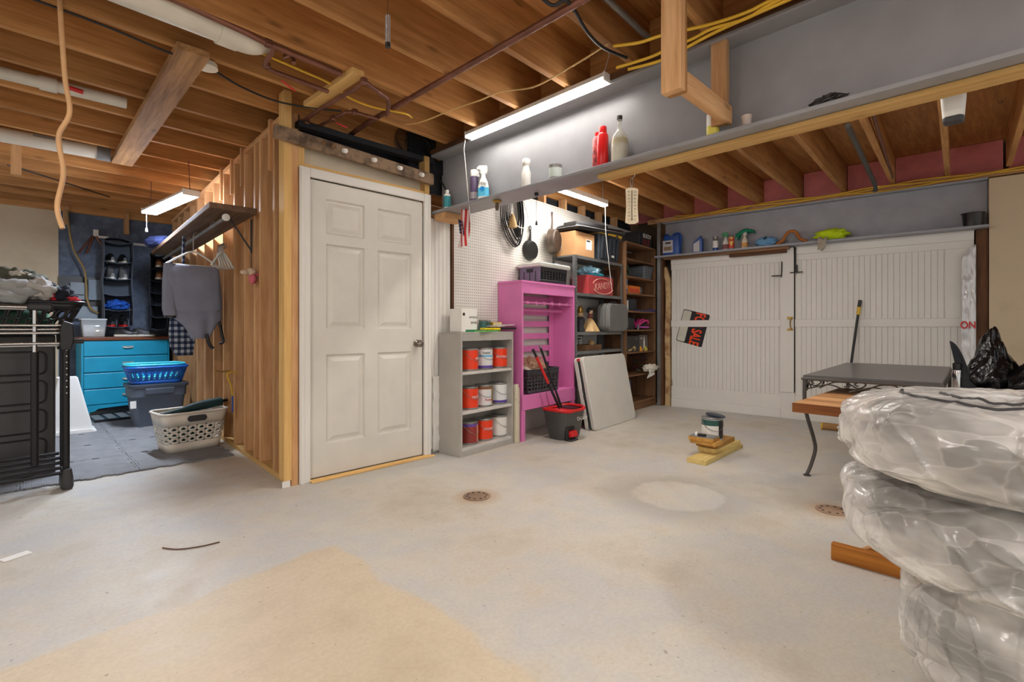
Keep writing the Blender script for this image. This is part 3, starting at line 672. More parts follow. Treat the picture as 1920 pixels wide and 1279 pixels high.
# storage tote with two nested baskets
def slot_hole(n=12, w=.55, h=.8): return [(w*math.cos(2*PI*i/n+.01), h*math.sin(2*PI*i/n+.01)) for i in range(n)]
def per(w, d, r, u):
    P = rrect(w, d, r, 6); n = len(P)
    L = [0]
    for i in range(n): L.append(L[-1] + math.dist(P[i], P[(i+1) % n]))
    s = (u % 1.0)*L[-1]
    for i in range(n):
        if s <= L[i+1] + 1e-12:
            f = (s-L[i])/max(1e-9, L[i+1]-L[i]); a, b = P[i], P[(i+1) % n]
            return (a[0]+(b[0]-a[0])*f, a[1]+(b[1]-a[1])*f)
    return P[0]
def basket(w, d, h, wb_, db_, r, zl, zh, U, V, hole):
    m = MB()
    def fn(u, z):
        f = z/h; ww = wb_+(w-wb_)*f; dd = db_+(d-db_)*f; x, y = per(ww, dd, r, u); return (x, y, z)
    m.grid(lambda u, v: fn(u, zl*v), U*4, 1, True)
    m.perf(lambda u, v: fn(u, zl+(zh-zl)*v), U, V, hole)
    m.grid(lambda u, v: fn(u, zh+(h-zh)*v), U*4, 1, True)
    n = U*4; b = len(m.v); m.v += [fn(i/n, .001) for i in range(n)]; m.f.append(tuple(b+i for i in range(n)))
    return m, fn
def rim(fn, h, r, n=60): return MB().tube([fn(i/n, h) for i in range(n)], r, 8, True)
t = thing('storage_tote', 'slate gray plastic storage tote on the alcove mat holding blue baskets', 'storage tote', (1.07, 6.50, .013), .0)
MB().loft([[(x, y, z) for x, y in rrect(a, b, .05)] for z, a, b in ((0,.40,.30),(.30,.47,.36),(.31,.49,.38),(.42,.50,.39))]).obj('tub', plain('slate_tote', (88,98,112), .45), t, smooth=40)
MB().loft([[(x, y, z) for x, y in rrect(a, b, .05)] for z, a, b in ((.405,.525,.41),(.435,.535,.42),(.44,.52,.41))]).obj('rim', plain('slate_tote_rim', (76,84,96), .45), t, smooth=40)
MB().box(-.13, .13, -.215, -.185, .33, .40).obj('handle_recess', plain('slate_tote_rim', (76,84,96), .45), t, bevel=.012)
MB().cbox((-.225, -.19, .24), (.05, .004, .075)).obj('sticker', M_paper, t)
m, fn = basket(.54, .40, .17, .44, .32, .10, .03, .13, 32, 1, slot_hole())
t = thing('laundry_basket', 'royal blue plastic laundry basket, the outer of two nested on the gray tote', 'laundry basket', (1.06, 6.46, .458))
m.obj('basket_wall', plain('royal_blue', (24,96,196), .35), t, smooth=40, solid=.004); rim(fn, .17, .011).obj('rim', plain('royal_blue', (24,96,196), .35), t, smooth=60)
m, fn = basket(.51, .38, .17, .42, .31, .10, .03, .13, 30, 1, slot_hole())
t = thing('laundry_basket', 'aqua plastic laundry basket, the inner of two nested on the gray tote', 'laundry basket', (1.05, 6.46, .484))
m.obj('basket_wall', plain('aqua', (64,196,214), .35), t, smooth=40, solid=.004); rim(fn, .17, .012).obj('rim', plain('aqua', (64,196,214), .35), t, smooth=60)
# white basket with rounded triangular holes
tri = [(.46*math.cos(2*PI*i/12+PI/2)*(1+.22*math.cos(3*(2*PI*i/12))), .46*math.sin(2*PI*i/12+PI/2)*(1+.22*math.cos(3*(2*PI*i/12)))) for i in range(12)]
m, fn = basket(.50, .36, .32, .40, .29, .06, .075, .215, 22, 3, tri)
t = thing('laundry_basket', 'off-white laundry basket with rounded triangle holes nearest on the alcove mat', 'laundry basket', (1.06, 5.00, .013), .10)
MW = plain('offwhite_plastic', (222,214,200), .4)
m.obj('basket_wall', MW, t, smooth=40, solid=.004); rim(fn, .32, .011).obj('rim', MW, t, smooth=60)
for s in (-1, 1): MB().loft([[(x*.95, s*.176+y, .272+z) for x, z in rrect(.15, .05, .024)] for y in (-.006*s, .014*s)]).obj('handle_grip', M_dgray, t, smooth=40)
tag(MB().blob((1.06, 5.01, .17), (.185, .125, .15), 4, .12, pw=.75, flat=-.145).obj('dark_laundry', plain('dark_green_cloth', (26,62,58), .9)), 'dark green bundle of cloth inside the off-white basket', 'laundry')
u_ = thing('folded_umbrella', 'dark teal folded umbrella lying across the off-white basket', 'umbrella', (1.07, 4.99, .345), .16, rot=(0, -.10, .16))
MB().tube([(-.23, 0, 0), (-.10, 0, 0), (.02, 0, .01), (.12, 0, .01), (.25, 0, .01)], [.012, .022, .034, .042, .036], 12).obj('canopy', plain('teal_fabric', (18,52,54), .6), u_, smooth=60)
MB().cyl((.25, 0, .01), (.30, 0, .01), .014, 8).obj('handle', M_black, u_)
# closet shelf board on the studs
cs = thing('closet_shelf', 'old plank shelf on the stud partition with a clothes rod beneath', 'shelf', (1.282, 3.98, 1.895), -.0476)
MB().box(-.315, -.003, 0, 3.05, 0, .042).obj('board', wood('old_shelf', (132,104,82), (92,70,56), 'Y'), cs, bevel=.004)
MB().cyl((-.20, .06, -.045), (-.20, 3.0, -.045), .014, 12).obj('rod', M_steel, cs, smooth=40)
MB().lathe([(.026, -.006), (.026, .006), (.012, .010), (.003, .010)], 20).obj('rod_flange', M_paper, cs, smooth=40, loc=(-.20, .05, -.045), rot=(PI/2, 0, 0))
for y in (.5, 1.5, 2.5): MB().tube([(-.20, y, .0), (-.215, y, -.045), (-.20, y, -.064), (-.18, y, -.045), (-.19, y, 0)], .003, 6).obj('rod_clip', M_steel, cs)
MB().tube([(-.17, .12, -.02), (-.02, .12, -.25), (-.012, .12, -.27)], .006, 6).obj('brace', M_blackm, cs); MB().cyl((-.012, .12, -.28), (-.012, .12, -.02), .007, 6).obj('brace', M_blackm, cs)
tag(MB().blob((1.15, 6.70, 1.99), (.15, .26, .075), 9, .18, flat=-.045).obj('folded_cloth', plain('navy_cloth', (48,60,110), .9)), 'folded navy cloth on the far end of the closet shelf', 'cloth')
# hanging garments
def hanger(loc, rz, m, label, w=.40, hh=.0):
    t = thing('coat_hanger', label, 'hanger', loc, rz)
    MB().tube(curve3([(0,0,.0),(.0,0,.05+hh),(.02,0,.075+hh),(.045,0,.055+hh),(.03,0,.03+hh)], 4), .0035, 6).obj('hook', M_steel, t)
    MB().tube(curve3([(-w/2,0,-.12),(-w/4,0,-.05),(0,0,0),(w/4,0,-.05),(w/2,0,-.12)], 4), .008, 8).tube([(-w/2,0,-.12),(w/2,0,-.12)], .006, 8).obj('bar', m, t, smooth=60)
    return t
hanger((1.085, 4.98, 1.70), .03, M_paper, 'white hanger on the closet rod carrying the gray overalls', hh=.09)
for i in range(5): hanger((1.19, 4.52+.035*i, 1.66), PI/2-.9+.12*i, M_paper, ('nearest', 'second', 'middle', 'fourth', 'rearmost')[i] + ' white hanger in the empty bunch beside the gray overalls', .26)
def cloth_loft(levels, n=40, seed=0, fold=.012, fr=26):
    m = MB(); R = []
    for z, xl, xr, th in levels:
        cx, hw = (xl+xr)/2, (xr-xl)/2; r = []
        for j in range(n):
            a = 2*PI*j/n; c_, s_ = math.cos(a), math.sin(a)
            x = cx + hw*math.copysign(abs(c_)**.7, c_); y = th*math.copysign(abs(s_)**.8, s_)
            y += fold*noise.noise(Vector((x*fr*.5, z*3, seed)))*(1 if abs(s_) > .2 else .2)
            r.append((x, y, z))
        R.append(r)
    return m.loft(R)
t = thing('gray_overalls', 'slate gray padded overalls hanging upside down from the closet rod', 'clothing', (1.09, 4.95, 0))
MG = plain('slate_fabric', (140,144,162), .85)
lv = [(1.575,-.19,.16,.02),(1.56,-.2,.185,.035),(1.45,-.205,.195,.05),(1.30,-.20,.205,.055),(1.20,-.17,.21,.055),(1.185,-.15,.19,.05),(1.175,-.16,.205,.055),(1.12,-.15,.205,.05),(1.07,-.09,.17,.045),(1.02,-.06,.14,.04),(.95,-.03,.11,.03)]
cloth_loft(lv, seed=3, fold=.03, fr=34).obj('body', MG, t, smooth=60)
cloth_loft([(1.58,-.225,-.14,.03),(1.40,-.235,-.15,.04),(1.20,-.235,-.14,.04),(1.145,-.225,-.13,.035)], seed=5).obj('leg', MG, t, smooth=60)
cloth_loft([(1.145,-.222,-.135,.035),(1.125,-.22,-.14,.035)], seed=5).obj('cuff', M_black, t, smooth=60)
MB().tube(curve3([(.08,-.02,.99),(.10,-.03,.90),(.13,-.03,.86)]), .014, 6).tube(curve3([(.18,-.02,1.10),(.20,-.03,.98),(.21,-.03,.92),(.18,-.03,.90)]), .012, 6).obj('strap', M_black, t, smooth=60)
t2 = cloth_loft([(1.845,-.05,-.03,.008),(1.58,-.05,-.03,.008),(1.52,-.12,.02,.02),(1.12,-.14,.05,.03),(1.0,-.15,.06,.035),(.88,-.14,.04,.035),(.80,-.10,.03,.03)], seed=8, fold=.02).obj('plaid_shirt', mk_plaid('plaid_cloth'), smooth=60, loc=(1.08, 5.12, 0))
tag(t2, 'blue and white plaid shirt hanging behind the gray overalls', 'clothing')
# plush hanging on a stud
t = thing('plush_toy', 'small pink and cream plush toy hanging from the shelf brace', 'toy', (1.262, 4.06, 1.47))
MB().blob((0, 0, 0), (.035, .03, .028), 1, .1).blob((-.05, -.01, -.01), (.03, .02, .018), 2, .1).obj('head', plain('cream_plush', (220,196,170), .95), t, smooth=180)
MB().blob((.01, .0, -.055), (.028, .03, .04), 3, .15).blob((.045, 0, -.02), (.03, .015, .012), 5, .2).obj('body', plain('pink_plush', (206,106,120), .95), t, smooth=180)
MB().cyl((0, 0, .02), (0, 0, .14), .003, 6).obj('loop', M_black, t)
# hooks and a dangling lead on the studs
t = thing('wall_hook', 'brass hook screwed to a stud behind the off-white basket', 'hook', (1.31, 4.86, .66))
MB().tube(curve3([(.03,0,.0),(-.05,0,0),(-.085,0,.012),(-.09,0,.03)], 5), .006, 6).obj('hook', M_brass, t, smooth=60)
t = thing('cable_lead', 'yellow and blue lead dangling from a stud hook', 'cable', (1.30, 4.62, .45))
MB().tube(curve3([(.02,0,.21),(-.03,0,.22),(-.05,0,.19),(-.02,0,.10),(-.01,0,.02)], 6), .007, 6).obj('lead', M_ycable, t, smooth=60)
MB().cyl((-.01, 0, .02), (-.01, 0, -.12), .006, 6).obj('plug_end', M_blue, t)
# end wall: meter boxes, cable, organizers
t = thing('meter_board', 'black board with two gray metering boxes on the navy wall', 'electrical box', (.36, 8.008, 1.0))
MB().box(.0, .42, .0, .035, .30, .66).obj('board', M_black, t)
MB().box(.10, .245, -.05, 0, .38, .59).obj('meter_box', plain('box_gray', (134,146,156), .5), t, bevel=.004)
MB().box(.115, .225, -.054, -.05, .43, .445).obj('label', M_black, t)
MB().box(.265, .40, -.06, 0, .38, .63).obj('breaker_box', plain('box_gray2', (118,132,146), .5), t, bevel=.004)
MB().box(.12, .36, -.04, 0, .15, .30).obj('lower_box', plain('box_gray', (134,146,156), .5), t, bevel=.004)
cable('wall_cable', 'yellow and brown cable drooping down the navy wall to the metering boxes', 'cable', [(.43,7.95,2.45),(.46,7.95,2.15),(.50,7.94,1.95),(.585,7.93,1.75),(.605,7.93,1.55),(.61,7.92,1.40),(.65,7.92,1.27),(.72,7.94,1.22)], .012, plain('tan_cable', (150,124,76), .5))
def shoe(name, label, loc, rz, mu, ms, L=.27, g=None, h=.09):
    t = thing(name, label, 'shoe', loc, rz, g)
    o = [(math.sin(PI*i/20)**.55*.048*(1.0 if i > 8 else .86), -L/2+L*i/20) for i in range(21)]
    so = [(x, y) for x, y in o] + [(-x, y) for x, y in reversed(o)]
    MB().prism(so, 0, .026).obj('sole', ms, t, bevel=.004)
    R = []
    for i in range(13):
        y = -L/2+.012+(L-.024)*i/12; f = i/12
        w_ = .044*max(.35, math.sin(PI*min(.97, max(.06, f)))**.5)
        hh = .045 + (h-.03)*max(0, min(1, (f-.15)/.55)) if f < .9 else h-.01
        R.append([(w_*math.copysign(abs(math.cos(a))**.8, math.cos(a)), y, .022 + hh*max(0, math.sin(a))**.7) for a in [PI*j/10 for j in range(11)]])
    MB().loft(R).obj('upper', mu, t, smooth=60)
    MB().blob((0, L*.24, .02+h*.95), (.026, .055, .012), 1, .05, nu=14, nv=8).obj('collar', M_black, t, smooth=180)
    return t
def organizer(name, label, loc, rz, W_, D_, zs, mat):
    t = thing(name, label, 'shoe organizer', loc, rz); z0, z1 = zs[0]-.01, zs[-1]
    MB().box(-W_/2, W_/2, D_/2-.008, D_/2, z0, z1).obj('back', mat, t)
    for s in (-1, 1): MB().grid(lambda u, v, s=s: (s*W_/2 + .008*math.sin(9*v), -D_/2+D_*u, z0+(z1-z0)*v), 4, 16).obj('side', mat, t, smooth=180, solid=.005)
    for z in zs: MB().grid(lambda u, v, z=z: (-W_/2+W_*u, -D_/2+D_*v, z-.022*math.sin(PI*u)), 10, 3).obj('shelf', mat, t, smooth=180, solid=.006)
    MB().grid(lambda u, v: (W_/2*math.cos(PI*u), -D_/2+D_*v, z1+.05*math.sin(PI*u)), 10, 3).obj('top', mat, t, smooth=180, solid=.005)
    MB().tube([(0, 0, z1+.045), (0, 0, z1+.10), (.02, 0, z1+.12)], .004, 6).obj('hook', M_steel, t)
    return t
MO = plain('organizer_fabric', (88,96,108), .9)
organizer('shoe_organizer', 'gray fabric hanging shoe organizer against the navy wall', (.885, 7.80, 0), 0, .28, .26, [1.065, 1.266, 1.45, 1.647, 1.85, 2.09], MO)
organizer('shoe_organizer', 'narrow dark shoe organizer with pale piping beside the stud partition', (1.28, 7.52, 0), -.35, .17, .22, [1.03, 1.18, 1.33, 1.48, 1.63, 1.78, 1.94], plain('organizer_dark', (34,38,48), .9))
MLb = plain('pale_leather', (212,206,192), .6); MBr = plain('brown_leather', (150,100,60), .6)
for dx, z, mu, ms, lb, h in ((-.06,1.835,M_black,MLb,'left white-toed black shoe on the top tier of the gray organizer',.09),(.06,1.835,M_black,MLb,'right white-toed black shoe on the top tier of the gray organizer',.09),
                           (-.06,1.633,M_gray,M_paper,'left tall gray sneaker on the second tier of the gray organizer',.13),(.06,1.633,M_gray,M_paper,'right tall gray sneaker on the second tier of the gray organizer',.13),
                           (-.06,1.052,M_black,M_red,'left black and red sneaker on the bottom tier of the gray organizer',.11),(.06,1.052,M_black,M_red,'right black and red sneaker on the bottom tier of the gray organizer',.11)):
    shoe('shoe', lb, (.885+dx, 7.79, z), .06, mu, ms, .25, 'shoes in the gray organizer', h)
tag(MB().blob((.885, 7.77, 1.315), (.12, .11, .065), 6, .3, flat=-.05).obj('blue_bundle', plain('blue_print_cloth', (24,90,190), .8, var=.4, vs=20)), 'bright blue printed cloth bundle on a tier of the gray organizer', 'cloth')
for z, lb in ((1.79, 'upper'), (1.64, 'lower')): shoe('shoe', lb + ' brown leather shoe in the narrow dark organizer', (1.27, 7.50, z), -.2, MBr, MLb, .20, 'brown shoes in the dark organizer', .08)
for x, lb, mu in ((.95, 'black shoe with white sole lying on the dresser top below the gray organizer', M_black), (1.12, 'dark shoe lying on the dresser top between the two organizers', M_dgray)):
    shoe('shoe', lb, (x, 7.60, .932), 1.3, mu, MLb, .24, 'shoes on the dresser', .07)
t = thing('clear_bin', 'clear plastic bin of papers on the left end of the blue dresser', 'bin', (.655, 7.78, .932))
MB().loft([[(x, y, z) for x, y in rrect(a, .26, .02)] for z, a in ((0,.20),(.20,.235))], cap=False).obj('bin_wall', glass('clear_plastic', (220,225,228), .1, .35), t, smooth=40, solid=.003)
MB().box(-.09, .09, -.11, .11, .004, .10).obj('papers', plain('manila', (214,190,150), .8), t); MB().box(-.095, .0, -.12, -.115, .01, .14).obj('leaflet', M_paper, t)
MB().loft([[(x, y, z) for x, y in rrect(.245, .27, .02)] for z in (.20, .215)]).obj('lid', plain('frosted_lid', (200,204,206), .4), t)
t = thing('hung_tools', 'wooden and white handled tools hung on the navy wall left of the gray organizer', 'tools', (.70, 8.0, 2.15))
MB().cbox((0, 0, .06), (.05, .03, .09)).cbox((.06, 0, .02), (.12, .02, .03)).obj('holder', M_paper, t)
for x0, x1 in ((-.02, -.09), (.0, .12), (-.03, -.16)): MB().cyl((x0, -.02, .02), (x1, -.02, -.20), .012, 8).obj('handle', M_copper, t)
tag(MB().box(1.06, 1.36, 8.02, 8.05, 2.11, 2.14).obj('wall_batten', M_paper, bevel=.002), 'pale batten on the navy wall between the shoe organizers', 'batten')

# ---- garment rack, folded table and laundry at the left edge
t = thing('garment_rack', 'black and chrome rolling garment rack at the left edge', 'garment rack', (.23, 4.36, 0), .07)
for i in range(5): MB().cyl((-1.25, -.03+.055*i, .115+.022*i), (-.01, -.03+.055*i, .105+.022*i), .011, 10).obj('base_rail', M_blackm, t, smooth=40)
MB().loft([[(x-.0, y, z) for x, y in rrect(a, .12, .02)] for z, a in ((.0,.05),(.02,.065),(.08,.06),(.13,.045))]).obj('wheel_housing', plain('worn_black', (52,50,48), .45), t, smooth=40, loc=(0, -.02, 0))
for y in (-.02, .10): MB().cyl((.0, y, .10), (.0, y, .98), .018, 12).obj('upright', M_blackm, t, smooth=40)
for k in range(9): MB().cyl((-.0, -.039, .62+.04*k), (0, -.0375, .62+.04*k), .004, 6).obj('adjust_hole', M_chrome, t)
MB().cyl((-.145, .02, .17), (-.145, .02, .89), .020, 12).obj('post_lower', M_blackm, t, smooth=40)
MB().cyl((-.145, .02, .89), (-.145, .02, 1.17), .012, 12).obj('post_upper', M_chrome, t, smooth=40)
for z, y in ((1.175, .02), (1.165, .08), (1.06, -.02), (1.035, .02), (1.012, -.02), (.945, -.02), (.93, .03)): MB().cyl((-1.25, y, z), (-.06 if z > 1.1 else -.005, y, z), .008 if z < 1.1 else .010, 10).obj('top_bar', M_chrome, t, smooth=40)
MB().prism([(-.03,.90),(.02,.90),(.035,.97),(.03,1.07),(-.02,1.09),(-.035,1.02)], -.06, .12, 'y').obj('corner_bracket', M_black, t, bevel=.006)
MB().box(-.18, -.06, -.01, .06, 1.155, 1.20).obj('top_joint', M_black, t, bevel=.01)
MB().cyl((.0, -.03, .955), (.085, -.03, .955), .016, 10).obj('side_peg', M_black, t, smooth=40)
t = thing('folded_table', 'folded black plastic table standing behind the garment rack', 'folding table', (-.40, 4.70, .10), .07)
MT = plain('table_black', (62,60,60), .35, var=.12, vs=3)
MB().box(-.85, .60, .0, .05, -.099, .895).obj('leaf', MT, t, bevel=.015)
for i in range(4):
    R = rrect(.62, .155, .035, 4); MB().tube([(.24+x, -.002, .10+.20*i+z) for x, z in R], .006, 6, True).obj('recess_rim', M_black, t, smooth=60)
oval = slot_hole(12, .6, .82)
m, fn = basket(1.0, .42, .22, .80, .34, .08, .05, .17, 44, 2, oval)
t = thing('laundry_basket', 'black slotted laundry basket heaped with clothes on the garment rack', 'laundry basket', (-.17, 4.70, .996), .07)
m.obj('basket_wall', M_black, t, smooth=40, solid=.005); rim(fn, .22, .013).obj('rim', M_black, t, smooth=60)
MB().blob((0, 0, .10), (.36, .13, .09), 12, .1).obj('lining', plain('green_cloth', (90,140,112), .9), t, smooth=180)
for c, sz, sd, col, lb in (((-.10,4.58,1.27),(.21,.15,.095),1,(168,170,168),'pale gray sweatshirt heaped in the middle of the black basket'),
                          ((-.0,4.70,1.345),(.15,.12,.09),2,(84,84,70),'olive jacket on top of the heaped black basket'),
                          ((.10,4.62,1.285),(.10,.13,.095),9,(180,176,170),'light gray sleeve folded over the right of the heap'),
                          ((.20,4.64,1.26),(.10,.12,.08),3,(28,32,44),'navy shorts at the right end of the heaped basket'),
                          ((.165,4.56,1.245),(.035,.04,.04),4,(190,24,40),'red cloth edge poking between the sleeve and the navy shorts'),
                          ((.275,4.56,1.235),(.04,.035,.022),5,(196,40,52),'red and white sock at the right rim of the black basket'),
                          ((.02,4.62,1.40),(.05,.04,.02),6,(200,192,178),'cream cloth scrap on top of the heap')):
    tag(MB().blob(c, sz, sd, .38, 2.6, 36, 22).obj('laundry_piece', plain('cloth_%d' % sd, col, .95), smooth=180), lb, 'laundry', 'clothes heaped in the black basket')

# ================================================================ ALONG THE PEGBOARD WALL
def wrap_text(body, size, m, parent, R, z, ang, sx=1.0):
    o = text(body, size, m, parent, (0, 0, 0), (0, 0, 0), sx=sx)
    for v in o.data.vertices:
        a = ang + v.co.x / R; d = R + .0008 + v.co.z
        v.co = (d*math.sin(a), -d*math.cos(a), z + v.co.y)
    return o
def paint_can(label, loc, rz, sleeve, bands=(), words=(), lid=None, handle=True, r=.080, h=.188, grp='paint cans on the gray bookcase', front=None):
    t = thing('paint_can', label, 'paint can', loc, rz, grp)
    MB().lathe([(r-.004, 0), (r, .002), (r, .010), (r-.002, .012), (r-.002, h-.012), (r, h-.010), (r+.001, h-.004), (r-.002, h), (r-.012, h-.001)], 32).obj('body', M_steel, t, smooth=40)
    MB().lathe([(r-.013, h-.010), (r-.013, h-.002), (r-.02, h-.006), (.001, h-.006)], 32, cap=False).obj('lid', lid or M_steel, t, smooth=40)
    s = MB().lathe([(r-.001, .014), (r-.001, h-.016)], 32, cap=False).obj('label', sleeve, t, smooth=40)
    for z0, z1, m in bands: MB().lathe([(r-.0002, z0), (r-.0002, z1)], 32, cap=False).obj('band', m, s, smooth=40)
    if front:
        a0, a1, m = front
        MB().grid(lambda u, v: ((r)*math.sin(a0+(a1-a0)*u), -(r)*math.cos(a0+(a1-a0)*u), .02+(h-.045)*v), 10, 1).obj('front_panel', m, s, smooth=60)
    for wd, sz, z, m, a in words: wrap_text(wd, sz, m, s, r, z, a)
    if handle:
        P = curve3([((r+.003)*math.cos(q), -(r+.004)*math.sin(q), h-.03-.075*math.sin(q)) for q in [PI*k/8 for k in range(9)]], 3)
        MB().tube(P, .002, 6).obj('bail_handle', M_steel, t, smooth=60)
    return t
BA, BB, BZ = .044, -.268, 1.0
t = RT('bookcase', 'small gray painted bookcase holding paint cans beside the white door', 'bookcase', BA, BB)
MBk = plain('bookcase_gray', (176,172,164), .5, var=.05)
MB().box(0, .02, 0, .262, 0, 1.0).obj('side', MBk, t, bevel=.002); MB().box(.636, .656, 0, .262, 0, 1.0).obj('side', MBk, t, bevel=.002)
MB().box(.02, .636, .25, .26, 0, 1.0).obj('back', MBk, t)
MB().box(.0, .656, -.002, .262, .992, 1.008).obj('top', MBk, t, bevel=.002); MB().box(.02, .636, .0, .018, .935, .992).obj('top_rail', MBk, t, bevel=.002)
for z in (.045, .338, .660): MB().box(.02, .636, .004, .25, z, z+.022).obj('shelf', plain('shelf_top_gray', (206,203,197), .5), t, bevel=.002)
MB().box(.02, .636, .0, .018, .0, .045).obj('kick_rail', MBk, t, bevel=.002)
MOr = plain('orange_label', (240,62,20), .35, var=.03); MPu = plain('purple_band', (92,66,160), .4); MLB = plain('light_blue_band', (112,190,226), .4)
MWl = plain('white_label', (224,224,224), .35, var=.03); MTn = plain('pink_swatch', (214,150,128), .5); MBn = plain('brown_drip', (132,84,50), .5)
def can_at(i, j, label, **k):
    a = (.165, .355, .555)[i]; x, y = r2w(BA + a + .04, BB + .115 + .006*((i*7+j*3) % 3)); z = (.682, .360, .067)[j]
    return paint_can(label, (x, y, z + .0005), TH + k.pop('rz', 0), **k)
can_at(0, 0, 'orange paint can half hidden at the left of the top shelf', sleeve=MOr, words=(('PREMIUM', .028, .10, MWl, .5),), rz=.2)
can_at(1, 0, 'white PAINT can with blue band and purple base on the top shelf', sleeve=MWl, bands=((.014,.034,MPu),(.108,.124,MLB)), words=(('PAINT', .026, .140, M_black, -.45),), rz=.0)
can_at(2, 0, 'orange paint can at the right of the top shelf', sleeve=MOr, words=(('PREMIUM', .030, .10, MWl, -.3),), front=(.9,1.2,MWl), rz=.0)
can_at(0, 1, 'orange paint can at the left of the middle shelf', sleeve=MOr, words=(('PREMIUM', .030, .10, MWl, .25),), rz=.1)
can_at(1, 1, 'white paint can with brown drips and a red mark on the middle shelf', sleeve=MWl, bands=((.15,.172,MBn),), words=(('Rustic', .030, .06, M_red, .1),), front=(.5,1.1,plain('olive_swatch', (150,124,60), .5)), lid=plain('rust_lid', (132,90,64), .6, .3), rz=-.3)
can_at(2, 1, 'white paint can with splashes and a purple base on the middle shelf', sleeve=MWl, bands=((.014,.034,MPu),), lid=plain('rust_lid', (132,90,64), .6, .3), rz=.0)
can_at(0, 2, 'maroon paint can with a pink swatch at the left of the bottom shelf', sleeve=plain('maroon_label', (150,52,44), .4), bands=((.15,.17,MPu),), front=(.0,.75,MTn), rz=.2)
can_at(1, 2, 'orange paint can in the middle of the bottom shelf', sleeve=MOr, words=(('PREMIUM', .028, .10, MWl, -.2),), front=(.6,1.0,MWl), rz=.1)
can_at(2, 2, 'plain white paint can at the right of the bottom shelf', sleeve=M_white, lid=plain('dark_lid', (80,74,68), .5, .3), rz=.3)
# on the bookcase
t = RT('carton', 'white carton with green stripe on top of the gray bookcase', 'box', .185, -.15, 1.009)
MB().box(-.085, .095, -.07, .07, 0, .19).obj('box', M_paper, t, bevel=.002); MB().box(-.04, .096, -.071, -.069, .0, .018).obj('green_stripe', plain('green_print', (38,134,82), .5), t)
text('INTERIOR', .022, M_gray, t, (.05, -.0715, .12), (PI/2, 0, 0)); text('SATIN', .026, M_black, t, (.055, -.0715, .075), (PI/2, 0, 0))
MB().lathe([(.013, 0), (.013, .002), (.001, .002)], 14).obj('logo_dot', M_black, t, loc=(-.06, -.07, .145), rot=(PI/2, 0, 0))
for i, (a, lb) in enumerate(((.475, 'small teal tin left of the yellow box on the bookcase'), (.535, 'small dark green tin touching the yellow box on the bookcase'))):
    paint_can(lb, r2w(a, -.10) + (1.009,), TH, sleeve=plain(('teal_tin', 'green_tin')[i], ((62,112,108), (64,86,70))[i], .4), r=.034, h=.105, handle=False, grp='small tins on the bookcase')
t = RT('carton', 'small yellow box at the back right of the bookcase top', 'box', .625, -.09, 1.009)
MB().box(-.045, .075, -.04, .04, 0, .085).obj('box', plain('yellow_box', (206,176,40), .5), t, bevel=.002); MB().box(-.04, .07, -.0415, -.04, .045, .08).obj('label', plain('cream_label', (226,214,170), .5), t)
tag(MB().cbox((0,0,.006), (.30, .12, .010), .25).obj('folder', plain('green_folder', (122,200,110), .5), loc=r2w(.40, -.22) + (1.009,), rot=(0, -.02, TH)), 'thin green folder lying on the front of the bookcase top', 'folder')
t = RT('paint_pad', 'yellow and black flat paint pad on the front edge of the bookcase top', 'paint pad', .53, -.235, 1.0255)
MB().box(-.20, .0, -.03, .03, .0, .016).obj('pad', plain('bright_yellow', (246,214,30), .5), t, bevel=.003); MB().box(.0, .22, -.03, .03, .002, .020).obj('grip', M_black, t, bevel=.004)
tag(MB().cbox((0,0,0), (.26, .16, .008), .1, .0, -.06).obj('magazine', plain('gray_paper', (206,200,200), .5), loc=r2w(.62, -.17) + (1.062,), rot=(0, 0, TH)), 'gray sheet tilted on top of the paint pad at the bookcase edge', 'paper')
# cream board between bookcase and pink cabinet
t = RT('cream_board', 'chipped cream board standing between the gray bookcase and pink cabinet', 'board', .735, -.285)
MB().box(-.022, .022, .0, .03, .0, .53).obj('board', mk_stain('chipped_cream', (214,206,182), (120,100,76), 9, .60, .68), t, bevel=.003)
MB().box(.012, .032, -.004, .034, .0, .50).obj('edge_strip', mk_stain('chipped_cream2', (206,196,176), (110,90,70), 12, .55, .65), t, bevel=.003)
# pink cabinet
t = RT('pink_cabinet', 'tall bright pink open cabinet with slatted back against the pegboard', 'cabinet', .785, -.30)
PW = .88
MB().box(0, .022, 0, .29, .28, 1.46).obj('side', M_pink, t, bevel=.002); MB().box(PW-.022, PW, 0, .29, .28, 1.46).obj('side', M_pink, t, bevel=.002)
MB().box(-.006, PW+.006, -.006, .29, 1.455, 1.478).obj('top', M_pink, t, bevel=.003)
MB().box(.022, PW-.022, .0, .02, 1.36, 1.455).obj('apron', M_pink, t, bevel=.002)
hs = MB().box(.022, PW-.022, .022, .10, 1.27, 1.285)
hs.obj('tool_ledge', M_pink, t, bevel=.002)
for k in range(6): MB().box(.10+.13*k, .135+.13*k, .02, .032, 1.262, 1.293).obj('notch_lip', M_pink, t, bevel=.004)
MB().cyl((.022, .15, 1.215), (PW-.022, .15, 1.215), .018, 12).obj('rod', M_pink, t, smooth=40)
for z in (1.30, 1.168, 1.05, .925, .80, .68, .56): MB().box(.022, PW-.022, .262, .28, z, z+.060).obj('back_slat', M_pink, t, bevel=.002)
MB().box(PW-.10, PW-.022, .255, .262, .42, 1.455).obj('back_stile', M_pink, t, bevel=.002)
MB().box(.022, PW-.022, .0, .29, .395, .415).obj('bottom_shelf', M_pink, t, bevel=.002)
MB().box(.0, PW, -.006, .014, .285, .42).obj('bottom_apron', M_pink, t, bevel=.002)
for x in (0, PW-.05): 
    MB().box(x, x+.05, .0, .03, 0, .285).obj('leg', M_pink, t, bevel=.002); MB().box(x, x+.05, .26, .29, 0, .285).obj('leg', M_pink, t, bevel=.002)
